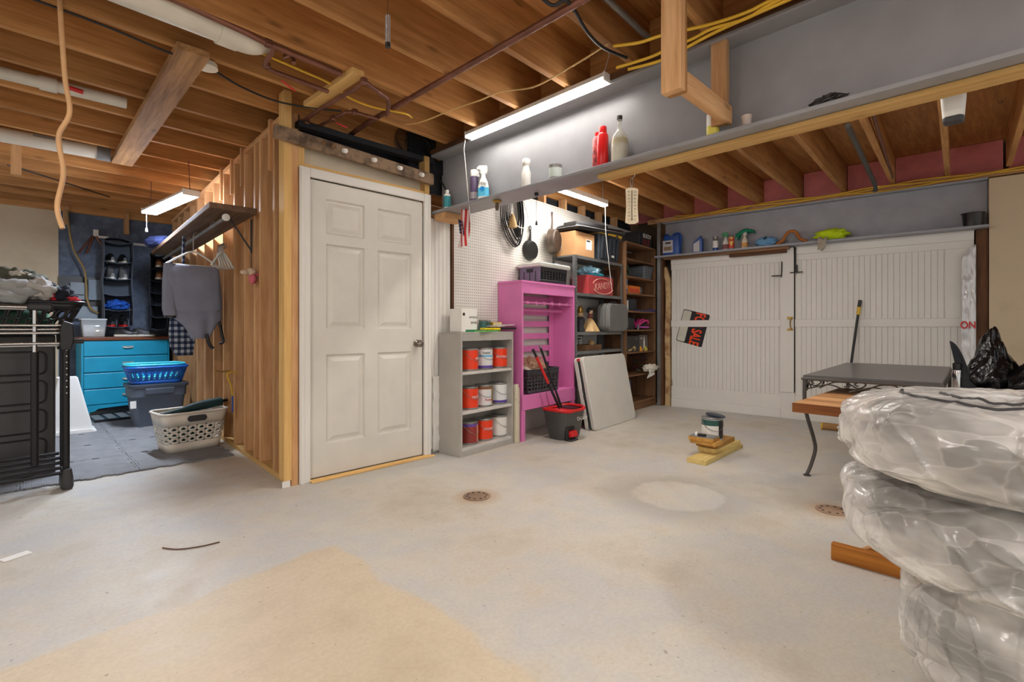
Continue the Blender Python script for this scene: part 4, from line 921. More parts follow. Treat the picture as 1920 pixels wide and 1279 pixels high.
# crates
dia = [(.62*math.cos(2*PI*i/8), .62*math.sin(2*PI*i/8)) for i in range(8)]
def crate(label, a, b, z, w_, d_, h_, m, U=24, V=4, rz=0):
    t = RT('milk_crate', label, 'crate', a, b, z, rz, 'plastic crates by the pink cabinet')
    k, fn = basket(w_, d_, h_, w_*.96, d_*.96, .02, .03, h_*.72, U, V, dia); k.obj('lattice', m, t, smooth=30, solid=.006)
    rim(fn, h_, .007).obj('rim', m, t, smooth=60)
    for zz in (.80, .9): MB().tube([fn(i/48, h_*zz) for i in range(48)], .006, 6, True).obj('hoop', m, t, smooth=60)
    return t
crate('dark gray milk crate of shoes on the lower shelf of the pink cabinet', 1.17, -.155, .416, .50, .24, .225, plain('crate_dark', (56,58,62), .5), 30, 4)
t = RT('paper_bag', 'crumpled brown paper bag in the crate in the pink cabinet', 'bag', 1.16, -.14, .55)
MB().blob((0,0,.08), (.15,.08,.12), 3, .35, pw=.7).obj('bag', plain('kraft_paper', (176,138,112), .85), t)
MB().blob((-.16,-.02,.06), (.06,.06,.06), 8, .3).obj('pale_cloth', plain('pale_cloth', (214,200,186), .9), t)
t = crate('purple and black crate with a white lid on top of the pink cabinet', 1.31, -.165, 1.479, .46, .26, .165, plain('crate_black', (40,42,46), .5), 28, 4)
MB().box(-.236, -.228, -.125, .125, .01, .16).obj('end_panel', plain('crate_purple', (118,108,132), .5), t, bevel=.003)
for y in (-.07, .0, .07): MB().box(-.24, -.235, y-.003, y+.003, .01, .11).obj('end_groove', M_black, t)
MB().box(-.24, -.234, -.04, .04, .10, .135).obj('hand_hole', M_black, t, bevel=.01)
MB().loft([[(x, y, z) for x, y in rrect(s_*.50, s_*.30, .03)] for z, s_ in ((.150,1.0),(.158,1.04),(.185,1.04),(.192,.99))]).obj('lid', plain('lid_white', (226,228,220), .4), t, smooth=40)
# mop bucket
t = RT('mop_bucket', 'dark gray spin mop bucket with red rim in front of the pink cabinet', 'bucket', 1.20, -.48, 0, -.05)
MB().loft([[(x, y, z) for x, y in rrect(a, b, .07)] for z, a, b in ((0,.27,.20),(.03,.29,.22),(.26,.37,.275))], cap=True).obj('tub', plain('bucket_gray', (74,74,72), .45), t, smooth=40)
MB().tube([(x, y, .262+.02*(abs(x)/.18)**2) for x, y in rrect(.37, .275, .08, 6)], .016, 8, True).obj('rim', M_red, t, smooth=60)
MB().loft([[(x-.02, y-.01, z) for x, y in rrect(.27, .20, .06)] for z in (.255, .268)]).obj('wringer_top', M_red, t, smooth=40)
MB().loft([[(x+.10, y+.02, z) for x, y in rrect(.13, .20, .05)] for z in (.262, .276)]).obj('basin', M_black, t, smooth=40)
MB().box(-.13, .0, -.135, -.10, .0, .13).obj('pedal_recess', M_black, t, bevel=.02)
MB().cbox((-.065, -.150, .065), (.09, .05, .06), 0, -.3).obj('pedal', M_red, t, bevel=.012); MB().box(-.12, -.01, -.17, -.10, .0, .018).obj('foot_plate', M_dgray, t, bevel=.004)
text('O-Cedar', .05, M_paper, t, (.115, -.131, .185), (PI/2-.16, 0, .05))
t = RT('spin_mop', 'red and black mop handle leaning from the bucket into the pink cabinet', 'mop', 1.14, -.47, .285)
MB().cyl((0, 0, 0), (-.12, .045, .24), .014, 10).obj('shaft', M_black, t, smooth=40); MB().cyl((-.25, .085, .49), (-.285, .10, .56), .013, 10).obj('grip', M_black, t, smooth=40)
MB().cyl((-.12, .045, .24), (-.25, .085, .49), .0135, 10).obj('red_sleeve', M_red, t, smooth=40)
t = RT('broom_handle', 'plain black handle leaning in the mop bucket beside the red one', 'broom', 1.20, -.45, .285)
MB().cyl((0, 0, 0), (-.20, .10, .57), .011, 10).obj('shaft', M_blackm, t, smooth=40); MB().cyl((-.20, .10, .57), (-.207, .103, .59), .013, 10).obj('cap', M_steel, t, smooth=40)
# folding table
t = RT('folding_table', 'white plastic folding table folded in half and leaning on the shelves', 'folding table', 1.62, -.575); t.rotation_euler = (-.20, 0, TH + .01)
R_ = rrect(.93, .76, .05, 5)
MTb = plain('table_white', (212,210,202), .4, var=.03)
MB().loft([[(.465+x*s, y_, .38+z*s) for x, z in R_] for y_, s in ((0,.985),(.008,1),(.04,1),(.045,.985))]).obj('half', MTb, t, smooth=40)
MB().loft([[(.455+x*s, y_, .38+z*s) for x, z in R_] for y_, s in ((.068,.985),(.074,1),(.106,1),(.112,.985))]).obj('half', MTb, t, smooth=40)
MB().cyl((.004, .056, .03), (.004, .056, .72), .012, 10).obj('leg_tube', M_blackm, t, smooth=40)
for z in (.05, .35, .42): MB().cbox((.0, .056, z), (.02, .022, .05)).obj('latch', M_dgray, t, bevel=.003)
MB().cbox((.0, .054, .735), (.03, .03, .025)).obj('red_cap', M_red, t, bevel=.006)
MB().cbox((.50, .056, .765), (.10, .05, .03)).obj('carry_handle', M_black, t, bevel=.008)
MB().cyl((.0, .115, .20), (.0, .115, .42), .010, 8).obj('leg_tube', M_dgray, t, smooth=40)
# metal shelving
t = RT('metal_shelving', 'gray slotted-angle metal shelving between the pink cabinet and wooden shelves', 'shelving', 1.675, -.30)
SW, SD = 1.06, .29
MSt = plain('shelf_steel', (128,130,130), .45, .5, .1)
for x in (0, SW-.035):
    for y in (0, SD-.035):
        sx = 0 if x == 0 else .032
        MB().box(x, x+.035, y if y == 0 else y+.032, (y if y == 0 else y+.032)+.003, 0, 1.81).box(x+sx, x+sx+.003, y, y+.035, 0, 1.81).obj('post', MSt, t)
hm_ = MB().box(-.004, .004, -.001, .0, -.006, .006); hme = bpy.data.meshes.new('slot'); hme.from_pydata(hm_.v, [], hm_.f)
for x in (.018, SW-.018):
    for k in range(28): mobj('slot', hme, M_void, t, loc=(x, -.0005, .70+.04*k))
for z in (.10, .762, .968, 1.387, 1.784): MB().box(.004, SW-.004, .004, SD-.004, z+.012, z+.026).box(.004, SW-.004, .003, .006, z-.006, z+.026).box(.004, SW-.004, SD-.006, SD-.003, z-.006, z+.026).obj('shelf', MSt, t)
MB().box(SW-.004, SW-.001, .03, SD-.03, .0, 1.75).obj('side_panel', M_dark['Z'], t)
# things on the metal shelving
def carton(name, label, a, b, z, w_, d_, h_, m, rz=0, cat='box', g=None):
    t = RT(name, label, cat, a, b, z, rz, g); MB().box(-w_/2, w_/2, -d_/2, d_/2, 0, h_).obj('box', m, t, bevel=.003); return t
TOPZ = 1.8105
t = carton('cardboard_box', 'plain brown cardboard box on top of the metal shelving', 1.885, -.155, TOPZ, .39, .27, .255, M_card)
MB().box(.02, .14, -.1365, -.135, .08, .19).obj('shipping_label', M_paper, t); MB().box(.03, .10, -.1372, -.1365, .165, .182).obj('label_print', M_black, t); MB().box(-.19, .19, -.03, .03, .255, .2558).obj('tape', plain('tape', (186,142,96), .3), t)
t = RT('black_tote', 'black ribbed tote with a yellow lid on top of the metal shelving', 'storage tote', 2.415, -.170, TOPZ)
MB().loft([[(x, y, z) for x, y in rrect(a, b, .03)] for z, a, b in ((0,.44,.23),(.30,.50,.27))]).obj('tub', plain('tote_charcoal', (50,56,64), .45), t, smooth=40)
for x in (-.17, -.09, .0, .09, .17): MB().loft([[(x+dx, y0-q, z) for dx, q in ((-.02,0),(.02,0),(.02,.02),(-.02,.02))] for z, y0 in ((.02,-.113),(.28,-.131))]).obj('rib', plain('tote_charcoal', (50,56,64), .45), t)
MB().loft([[(x, y, z) for x, y in rrect(a, b, .04)] for z, a, b in ((.295,.56,.30),(.32,.57,.31),(.33,.52,.27))]).obj('lid', plain('lid_yellow', (232,186,52), .4), t, smooth=40)
for x in (-.12, .12): MB().cbox((x, -.158, .29), (.03, .012, .05)).obj('latch', M_black, t, bevel=.003)
MB().cbox((.06, -.135, .06), (.06, .004, .025)).obj('sticker', M_paper, t)
t = RT('soft_case', 'flat black padded case lying across the cardboard box and yellow-lidded tote', 'case', 2.21, -.185, 2.112); t.rotation_euler = (0, -.06, TH)
MB().loft([[(x, y, z) for x, y in rrect(a, b, .05)] for z, a, b in ((0,1.02,.28),(.02,1.06,.31),(.05,1.05,.30),(.065,.98,.26))]).obj('case', M_black, t, smooth=40)
MB().tube([(x, y, .03) for x, y in rrect(1.065, .315, .05)], .006, 6, True).obj('zip', M_gray, t)
MB().loft([[(x-.12, y, z) for x, y in rrect(.66, .22, .05)] for z in (.066, .095)]).obj('pouch', M_dgray, t, smooth=40)
t = carton('candy_box', 'red printed KANDY box on the second tier of the metal shelving', 2.25, -.17, 1.4135, .55, .22, .21, plain('kandy_red', (186,64,68), .5))
text('KANDY', .108, plain('kandy_print', (232,176,160), .5), t, (.03, -.1115, .10), (PI/2, -.12, 0), sx=.95)
MB().tube([(.04+.23*math.cos(q), -.1115, .10+.085*math.sin(q)) for q in [.5+2.4*k/20 for k in range(21)]], .004, 5).tube([(.04+.23*math.cos(q), -.1115, .095+.085*math.sin(q)) for q in [3.6+2.4*k/20 for k in range(21)]], .006, 5).obj('oval_print', plain('kandy_print', (232,176,160), .5), t)
t = RT('blue_bag', 'crumpled pale blue plastic bag on top of the red printed box', 'bag', 2.17, -.17, 1.624)
MB().blob((0,0,.05), (.14,.10,.06), 5, .5, 3.5).obj('bag', plain('pale_blue_bag', (164,208,226), .35), t); MB().blob((.05,-.06,.02), (.16,.04,.025), 7, .3).obj('cyan_fold', plain('cyan_fold', (44,190,214), .4), t)
carton('gray_carton', 'small gray carton behind the pale blue bag', 2.60, -.12, 1.4135, .11, .16, .25, plain('slate_box', (86,104,118), .5))
tag(MB().blob((0,0,.12), (.055,.08,.125), 2, .2).obj('gray_bundle', plain('gray_bundle', (112,116,126), .8), loc=r2w(1.605, -.11) + (1.475,)), 'gray wrapped bundle beside the crate at the right of the pink cabinet top', 'bundle')
t = RT('hard_case', 'gray molded hard case sticking out of the third metal tier', 'case', 2.49, -.29, .9945)
MB().loft([[(x, y, z) for x, z in rrect(.47*s, .32*s, .07)] for y, s in ((-.09,.93),(-.07,1),(.05,1),(.07,.95))]).obj('shell', plain('case_gray', (116,116,114), .5), t, smooth=40, loc=(0,0,.162))
for y in (-.04, .0, .03): MB().tube([(x, y, .162+z) for x, z in rrect(.474, .324, .07)], .004, 6, True).obj('rib', plain('case_gray2', (98,98,98), .5), t, smooth=60)
MB().tube([(-.08, -.01, .32), (-.06, -.01, .345), (.06, -.01, .345), (.08, -.01, .32)], .010, 8).obj('handle', M_black, t, smooth=60)
t = RT('figurine', 'bronze figurine with a tall hat on the third metal tier', 'figurine', 1.93, -.20, .9945)
MB().lathe([(.05,0),(.055,.02),(.04,.06),(.05,.10),(.055,.14),(.03,.165)], 18).obj('coat', plain('figure_dark', (44,46,52), .5), t, smooth=50)
MB().lathe([(.004,.155),(.03,.17),(.034,.20),(.03,.215)], 16).obj('head', plain('figure_tan', (196,160,116), .5), t, smooth=60); MB().lathe([(.046,.212),(.05,.218),(.034,.225),(.03,.26),(.012,.285),(.002,.29)], 16).obj('hat', M_brass, t, smooth=50)
t = RT('figurine', 'figurine of a dark-haired lady in a wide tan ruffled skirt', 'figurine', 2.115, -.215, .9945)
MB().grid(lambda u, v: ((.105*(1-v)**.8+.018)*math.cos(2*PI*u)*(1+.10*math.sin(16*PI*u)*(1-v)), (.085*(1-v)**.8+.018)*math.sin(2*PI*u)*(1+.10*math.sin(16*PI*u)*(1-v)), .004+.15*v), 64, 8, True).obj('skirt', plain('skirt_tan', (206,170,118), .6), t, smooth=60)
MB().lathe([(.02,.15),(.036,.165),(.032,.19),(.012,.205)], 16).obj('bodice', plain('bodice_brown', (110,62,54), .6), t, smooth=60)
MB().blob((0,-.006,.225), (.026,.026,.030), 1, .02, nu=16, nv=10).obj('face', plain('figure_skin', (212,178,148), .6), t, smooth=180); MB().blob((0,.008,.240), (.036,.034,.034), 2, .1, nu=16, nv=10).obj('hair', M_black, t, smooth=180)
t = RT('letter_sign', 'framed black and white EAT letter sign behind the metal shelving', 'sign', 1.95, -.012, .60)
for i, ch in enumerate('EAT'):
    x = -.22+.22*i; b_ = MB().box(x-.10, x+.10, -.012, .0, .16, .35).obj('tile', M_black, t); MB().box(x-.088, x+.088, -.014, -.012, .172, .338).obj('face', M_paper, b_)
    text(ch, .17, M_black, b_, (x, -.0155, .255), (PI/2, 0, 0))
MB().box(-.33, .33, -.012, .0, .14, .16).obj('rail', M_dark['X'], t)
t = RT('wood_tray', 'wooden tray with a small lamp on the lowest open metal tier', 'tray', 2.12, -.16, .7885)
MB().box(-.17, .17, -.10, .10, 0, .012).box(-.17, .17, -.10, -.09, .012, .06).box(-.17, .17, .09, .10, .012, .06).box(-.17, -.16, -.09, .09, .012, .06).box(.16, .17, -.09, .09, .012, .06).obj('tray', M_old['X'], t); MB().blob((.11,0,.075), (.035,.035,.035), 1, .02).obj('globe', plain('warm_globe', (232,190,130), .4), t, smooth=180)
t = RT('black_tripod', 'black folded stand between the metal tier and folded table', 'stand', 2.40, -.16, .7885)
MB().cyl((0,0,0), (0,0,.17), .02, 8).cyl((.05,0,.0), (.02,0,.16), .008, 6).cyl((-.05,0,.0), (-.02,0,.16), .008, 6).obj('stand', M_black, t)

# wooden shelving
t = RT('wooden_shelving', 'tall brown wooden shelving at the corner beside the carriage doors', 'shelving', 2.748, -.335)
WW = .862
for x in (0, WW-.02): MB().box(x, x+.02, 0, .33, 0, 2.08).obj('side', M_shelf['Z'], t, bevel=.002)
MB().box(.02, WW-.02, .32, .33, .0, 2.06).obj('back', M_dark['Z'], t)
WZ = [.095, .435, .72, .995, 1.23, 1.45, 1.655, 1.87, 2.075]
for z in WZ: MB().box(.02, WW-.02, .002, .32, z, z+.02).obj('shelf', M_shelf['X'], t, bevel=.002)
MB().box(.02, WW-.02, .03, .045, 0, .095).obj('kick_board', M_shelf['X'], t)
WZ = [z+.0205 for z in WZ]; WA = 2.62
def at_w(i): return WZ[i]
t = carton('printed_box', 'black box with white and red lettering on top of the wooden shelving', 3.37, -.19, WZ[8], .40, .24, .185, M_black)
text('BUDDY', .075, M_paper, t, (.02, -.1215, .135), (PI/2, 0, 0)); text('1:1.2', .10, M_red, t, (-.02, -.1215, .055), (PI/2, 0, 0))
t = RT('hose_coil', 'green hose coil on the upper wooden shelf', 'hose', 2.92, -.20, WZ[6])
for k in range(4): MB().tube([((.10-.012*k)*math.cos(q), .03*math.sin(q*2+k)-.02, .095+(.08-.008*k)*math.sin(q)) for q in [2*PI*j/24 for j in range(24)]], .007, 6, True).obj('loop', plain('hose_green', (86,116,76), .5), t, smooth=60)
t = RT('gray_tub', 'small gray lidded tub at the right of the upper wooden shelf', 'storage tote', 3.42, -.20, WZ[6])
MB().loft([[(x, y, z) for x, y in rrect(a, b, .02)] for z, a, b in ((0,.22,.20),(.145,.28,.24))]).obj('tub', plain('tub_gray', (112,118,126), .5), t, smooth=40); MB().loft([[(x, y, z) for x, y in rrect(.30, .26, .02)] for z in (.145, .165)]).obj('lid', plain('tub_lid', (88,92,100), .5), t)
for z in (.05, .08, .11): MB().tube([(x, y, z) for x, y in rrect(.22+.06*z/.145+.004, .20+.04*z/.145+.004, .02)], .003, 5, True).obj('rib', plain('tub_lid', (88,92,100), .5), t)
t = carton('blue_box', 'white and blue upright box at the left of the wooden shelves', 2.815, -.22, WZ[5], .075, .16, .165, M_paper); MB().box(-.038, .038, -.0815, -.08, .10, .15).box(-.038, .038, -.0815, -.08, .01, .05).obj('blue_print', plain('sky_print', (44,140,196), .5), t)
t = carton('orange_box', 'orange printed box on the wooden shelf below the gray tub', 3.05, -.24, WZ[5], .30, .12, .095, plain('orange_carton', (240,128,30), .5))
for k in range(5): MB().lathe([(.016,0),(.012,.03),(.002,.05)], 8).obj('print_figure', plain('red_print', (206,60,40), .5), t, loc=(-.11+.05*k, -.061, .015), rot=(0,0,0))
t = RT('tape_roll', 'gray tape roll standing beside the orange box', 'tape', 3.29, -.25, WZ[5])
MB().tube([(.034*math.cos(q), 0, .052+.034*math.sin(q)) for q in [2*PI*j/24 for j in range(24)]], .017, 10, True).obj('roll', M_gray, t, smooth=60)
ORD = 'first second third fourth fifth sixth seventh eighth ninth tenth eleventh twelfth thirteenth fourteenth'.split()
def books(z, a0, n, tagname, seed):
    r_ = random.Random(seed); a = a0
    for k in range(n):
        w_ = r_.uniform(.014, .026); h_ = r_.uniform(.135, .165)
        x, y = r2w(a + w_/2, -.20)
        o = MB().box(-w_/2, w_/2, -.07, .07, 0, h_).obj('book', plain('spine_%d' % (k % 5), [(30,36,46),(40,44,58),(28,40,44),(56,52,58),(24,28,40)][k % 5], .5), loc=(x, y, z), rot=(0, 0, TH), bevel=.001)
        tag(o, '%s dark thin case from the left on the %s of the wooden shelving' % (ORD[k], tagname), 'book', 'dark cases on the %s' % tagname); a += w_ + .0015
books(WZ[4], 2.90, 12, 'upper book shelf', 3); books(WZ[3], 2.79, 14, 'lower book shelf', 5)
tag(MB().box(-.05, .05, -.004, .004, 0, .125).obj('white_card', M_paper, loc=r2w(2.84, -.29) + (WZ[4],), rot=(.0, 0, TH)), 'white printed card leaning at the left of the upper book shelf', 'card')
t = RT('blue_comb', 'long dark blue plastic strip lying along the edge of the upper book shelf', 'strip', 3.36, -.325, WZ[4])
MB().box(-.32, .27, -.018, .018, 0, .012).obj('strip', plain('deep_blue', (26,44,120), .4), t, bevel=.003)
for k in range(8): MB().cyl((.02+.03*k, 0, .012), (.02+.03*k, 0, .035), .004, 6).obj('tooth', plain('deep_blue', (26,44,120), .4), t)
t = RT('bike_helmet', 'bright pink bicycle helmet on the lower book shelf', 'helmet', 3.38, -.22, WZ[3])
MB().grid(lambda u, v: (.12*math.cos(2*PI*u)*math.cos(v*PI/2*.96), .09*math.sin(2*PI*u)*math.cos(v*PI/2*.96), .03+.10*math.sin(v*PI/2)), 24, 8, True).obj('liner', M_black, t, smooth=180)
for ph in (-.5, -.17, .17, .5): MB().tube([(.125*math.cos(q), .095*ph*1.6*math.sin(q)-.01, .032+.105*math.sin(q)*(1-abs(ph)*.35)) for q in [PI*j/14 for j in range(15)]], .014, 8).obj('shell_rib', plain('helmet_pink', (238,70,150), .35), t, smooth=60)
MB().tube([(.124*math.cos(2*PI*j/28), .094*math.sin(2*PI*j/28), .03) for j in range(28)], .013, 8, True).obj('rim', plain('helmet_lilac', (206,96,196), .35), t, smooth=60)
tag(MB().lathe([(.014,0),(.016,.03),(.012,.05),(.016,.06),(.002,.07)], 14).obj('small_figure', M_gray, loc=r2w(3.14, -.30) + (WZ[3],), smooth=50), 'small gray figure at the front of the lower book shelf', 'figure')
t = carton('black_carton', 'black product carton on the shelf below the helmet', 2.965, -.21, WZ[2], .34, .22, .195, M_black); text('PRO', .035, M_gray, t, (.09, -.1115, .16), (PI/2, 0, 0))
t = carton('gray_carton', 'gray carton with a white leaf print on the shelf below the helmet', 3.28, -.21, WZ[2], .24, .20, .205, plain('carton_gray', (98,92,90), .5)); MB().prism([(.0,.02),(.03,.06),(.035,.12),(.018,.19),(.0,.12)], -.102, -.1, 'y').obj('leaf_print', M_paper, t); text('WAX', .025, M_paper, t, (-.06, -.1015, .16), (PI/2, 0, 0))
tag(MB().box(-.04, .04, -.05, .05, 0, .15).obj('pale_box', M_paper, loc=r2w(3.47, -.21) + (WZ[2],), rot=(0, 0, TH), bevel=.002), 'narrow pale box at the right of the shelf below the helmet', 'box')
for a, col, lb in ((3.19, (240,170,40), 'small orange block at the front of the shelf below the helmet'), (3.33, (214,200,80), 'small yellow-green toy at the front of the shelf below the helmet')):
    tag(MB().box(-.022, .022, -.02, .02, 0, .035).lathe([(.014,.035),(.016,.05),(.004,.062)], 10).obj('small_toy', plain('toy%d' % col[0], col, .5), loc=r2w(a, -.31) + (WZ[2],), rot=(0, 0, TH)), lb, 'toy', 'little toys on the shelf below the helmet')
tag(MB().tube(curve3([(-.10,0,.012),(-.04,-.02,.03),(.02,.01,.035),(.05,-.01,.06),(.08,.0,.03),(.06,.01,.012)], 6), .012, 8).obj('rope_bit', plain('rope_tan', (186,160,116), .9), loc=r2w(2.93, -.315) + (WZ[2],), smooth=60), 'short tan rope knot at the left of the shelf below the helmet', 'rope')
t = RT('leaf_garland', 'dark green and burgundy garland spilling from the lower wooden shelf', 'garland', 3.27, -.25, WZ[1])
r_ = random.Random(4)
for k in range(36):
    p = Vector((r_.uniform(-.22,.20), r_.uniform(-.06,.05), r_.uniform(.03,.22))); q = Vector((r_.uniform(-.5,.5), r_.uniform(-.9,.1), r_.uniform(-.3,.6))).normalized()*r_.uniform(.05,.09); s = q.orthogonal().normalized()*.014
    m = MB(); m.v = [tuple(p), tuple(p+q*.5+s), tuple(p+q), tuple(p+q*.5-s)]; m.f = [(0,1,2,3)]
    m.obj('leaf', plain(('leaf_green','leaf_burg','leaf_dark')[k % 3], ((46,66,52),(84,34,44),(34,44,42))[k % 3], .6), t, solid=.002)
t = RT('white_cloth', 'white cloth with dark print hanging over the edge of the lower wooden shelf', 'cloth', 3.38, -.34, WZ[1])
MB().blob((0, -.02, .06), (.17, .055, .05), 21, .55, 3.0, 40, 24).obj('cloth', mk_stain('white_dark_cloth', (228,222,208), (50,60,56), 9, .60, .64), t, smooth=180)
MB().grid(lambda u, v: (-.12+.16*u, -.045-.015*math.sin(v*5+u*3), .05-.12*v*(1-.4*u)), 10, 8).obj('hanging_corner', M_paper, t, smooth=180, solid=.005)
tag(MB().box(-.02, .02, -.12, .12, 0, .27).obj('navy_sheet', plain('navy_panel', (44,54,84), .5), loc=r2w(2.95, -.17) + (WZ[0],), rot=(0, 0, TH)), 'dark blue panel standing in the bottom bay of the wooden shelving', 'panel')

# ---- hung on the pegboard
t = RT('cable_bundle', 'bundle of black extension cords hung in loops on the pegboard', 'cord', .97, -.03, 1.83)
r_ = random.Random(9)
for k in range(11):
    x0, x1 = -.16+.012*k, .16-.008*k; zb = .0+.012*k+r_.uniform(-.02,.02); yk = -.012*(k % 4)
    MB().tube(curve3([(x0,yk,.50),(x0-.01,yk,.28),(x0+.05,yk-.01,.10+zb),(.02+.004*k,yk-.02,zb),(x1-.03,yk-.01,.12+zb),(x1,yk,.30),(x1-.03,yk,.50)], 5), .006, 6).obj('loop', M_black if k % 4 else M_dgray, t, smooth=60)
MB().tube(curve3([(.10,-.06,.45),(.16,-.07,.30),(.13,-.07,.20),(.0,-.07,.19),(-.08,-.06,.26)], 5), .005, 6).obj('white_cord', M_paper, t, smooth=60)
MB().lathe([(.012,.30),(.03,.26),(.045,.20),(.04,.17),(.02,.165)], 14, (-.06,-.05,0)).obj('tan_connector', plain('tan_plug', (206,170,112), .6), t, smooth=50)
MB().cyl((-.12, .03, .50), (-.12, -.06, .50), .004, 6).cyl((.12, .03, .50), (.12, -.06, .50), .004, 6).obj('peg_hook', M_steel, t)
def skillet(label, a, z, r, rz, depth, rot, hl, col):
    t = RT('skillet', label, 'skillet', a, -.012, z); t.rotation_euler = (0, rot, TH + rz)
    p = MB().lathe([(.001,0),(r*.86,0),(r*.90,.004),(r,depth),(r+.004,depth),(r+.001,depth-.008),(r*.88,.006),(.001,.006)], 36)
    p.obj('pan', col, t, smooth=40, rot=(-PI/2, 0, 0), loc=(0, -depth-.004, 0))
    MB().lathe([(r*.82,-.002),(r*.80,-.006),(r*.78,-.002)], 36).obj('ring', col, t, smooth=40, rot=(-PI/2, 0, 0), loc=(0, -depth-.004, 0))
    y = -.010
    MB().tube([(0,y,r*.98),(0,y-.004,r+hl*.5),(0,y,r+hl*.8)], [.014,.010,.011], 8).tube([(.014*math.cos(q),y,r+hl*.88+.022*math.sin(q)) for q in [2*PI*j/14 for j in range(14)]], .006, 6, True).obj('handle', col, t, smooth=60)
    return t
skillet('small cast iron skillet hung on the pegboard', 1.262, 1.83, .105, 0, .04, 0, .14, M_iron)
t = skillet('large gray brown frying pan hung beside the cardboard box', 1.60, 1.945, .135, .22, .07, 0, .18, plain('pan_gray', (92,78,68), .45, .3))
t.location = r2w(1.57, -.065) + (1.955,)
MB().tube([(-.04, -.04, -.14), (-.035, -.05, -.185), (.035, -.05, -.185), (.04, -.04, -.14)], .007, 8).obj('helper_handle', M_iron, t, smooth=60)

# ---- on and below the beam flange
def bottle(name, label, y, prof, m, x=2.468, n=24, cap=None, lab=None, rz=0, z=2.0005, cat='bottle', parts=()):
    t = thing(name, label, cat, (x, y, z), rz, 'bottles and cans standing on the gray beam')
    MB().lathe(prof, n).obj('body', m, t, smooth=40)
    if cap: MB().lathe(cap[0], n).obj('cap', cap[1], t, smooth=40)
    for p, mm in (lab or ()): MB().lathe(p, n, cap=False).obj('label', mm, t, smooth=40)
    return t
ML = plain('label_teal', (60,150,160), .4); MPl = plain('label_plum', (96,80,110), .35)
bottle('squeeze_bottle', 'small white and teal squeeze bottle at the wall end of the beam', 3.21, [(.026,0),(.028,.004),(.028,.115),(.018,.125),(.012,.13)], M_paper, cap=([(.014,.128),(.014,.155),(.010,.158),(.001,.158)], M_paper), lab=(([(.0285,.015),(.0285,.105)], ML),))
bottle('spray_can', 'tall plum aerosol can with a white cap on the beam', 2.875, [(.030,0),(.032,.004),(.032,.185),(.026,.195)], MPl, cap=([(.029,.192),(.030,.235),(.026,.242),(.001,.242)], M_paper), lab=(([(.0325,.02),(.0325,.07)], plain('label_silver', (186,180,186), .3, .4)),))
def trigger(name, label, loc, rz, body, lab_m, head, sc=1.0, g=None, prof=None):
    t = thing(name, label, 'spray bottle', loc, rz, g)
    lv = prof or [(0,.078,.045),(.01,.084,.05),(.09,.084,.05),(.13,.066,.046),(.165,.034,.034),(.19,.03,.03)]
    MB().loft([[(x*sc, y*sc, z*sc) for x, y in rrect(a, b, .02)] for z, a, b in lv]).obj('body', body, t, smooth=40)
    MB().loft([[(x*sc, y*sc, z*sc) for x, y in rrect(.0855, .0515, .02)] for z in (.02, .085)], cap=False).obj('label', lab_m, t, smooth=40)
    MB().prism([(q[0]*sc, q[1]*sc) for q in [(-.02,.19),(.022,.19),(.03,.215),(.028,.25),(-.03,.255),(-.05,.24),(-.05,.225),(-.022,.222)]], -.013*sc, .013*sc, 'y').obj('spray_head', head, t, bevel=.003)
    MB().tube([(-.03*sc,0,.222*sc),(-.042*sc,0,.20*sc),(-.036*sc,0,.175*sc)], .005*sc, 6).obj('trigger', head, t)
    return t
t = trigger('spray_bottle', 'white trigger spray bottle with blue label on the beam', (2.468, 2.77, 2.0005), -PI/2+.5, M_paper, plain('label_cyan', (90,190,226), .4), M_paper, 1.0, 'bottles and cans standing on the gray beam')
MB().lathe([(.018,0),(.018,.002),(.001,.002)], 16).obj('blue_spot', plain('spot_blue', (20,140,214), .4), t, loc=(.0,-.0262,.075), rot=(PI/2,0,0)); text('SUDSY', .026, M_dgray, t, (.0,-.027,.115), (PI/2,.25,0))
bottle('slim_bottle', 'slim plain white mist bottle on the beam', 2.33, [(.030,0),(.032,.004),(.032,.10),(.022,.135),(.020,.15)], M_paper, cap=([(.020,.148),(.027,.16),(.028,.19),(.024,.196),(.001,.196)], M_paper))
bottle('tin_can', 'small silver tin can with a pale label on the beam', 2.07, [(.042,0),(.043,.003),(.042,.006),(.042,.09),(.043,.094),(.040,.096)], M_steel, lab=(([(.0428,.012),(.0428,.072)], plain('label_mint', (206,220,214), .5)),))
MRd = plain('flask_red', (226,26,28), .3)
bottle('red_bottle', 'glossy red bottle with a white label standing in front on the beam', 1.705, [(.032,0),(.034,.004),(.034,.185),(.026,.198)], MRd, cap=([(.024,.197),(.024,.235),(.020,.24),(.001,.24)], MRd))
bottle('red_bottle', 'second red bottle hidden behind the glossy one on the beam', 1.76, [(.030,0),(.032,.004),(.032,.185),(.022,.20)], plain('red_white', (214,90,90), .4, var=.5, vs=40), x=2.495, cap=([(.018,.198),(.018,.225),(.001,.228)], MRd))
t = bottle('glass_bottle', 'clear glass bottle with a stopper on the beam', 1.588, [(.045,0),(.050,.006),(.050,.12),(.044,.15),(.022,.18),(.014,.20),(.013,.235),(.016,.238),(.016,.245),(.010,.246)], glass('bottle_glass', (222,224,214), .05, .35), cap=([(.010,.243),(.016,.25),(.016,.268),(.001,.27)], M_dgray))
MB().lathe([(.046,.003),(.047,.10),(.001,.101)], 24).obj('contents', plain('cloudy', (222,218,200), .3), t, smooth=40); MB().lathe([(.0472,.10),(.044,.135),(.001,.136)], 24).obj('residue', plain('amber', (206,186,130), .3), t, smooth=40)
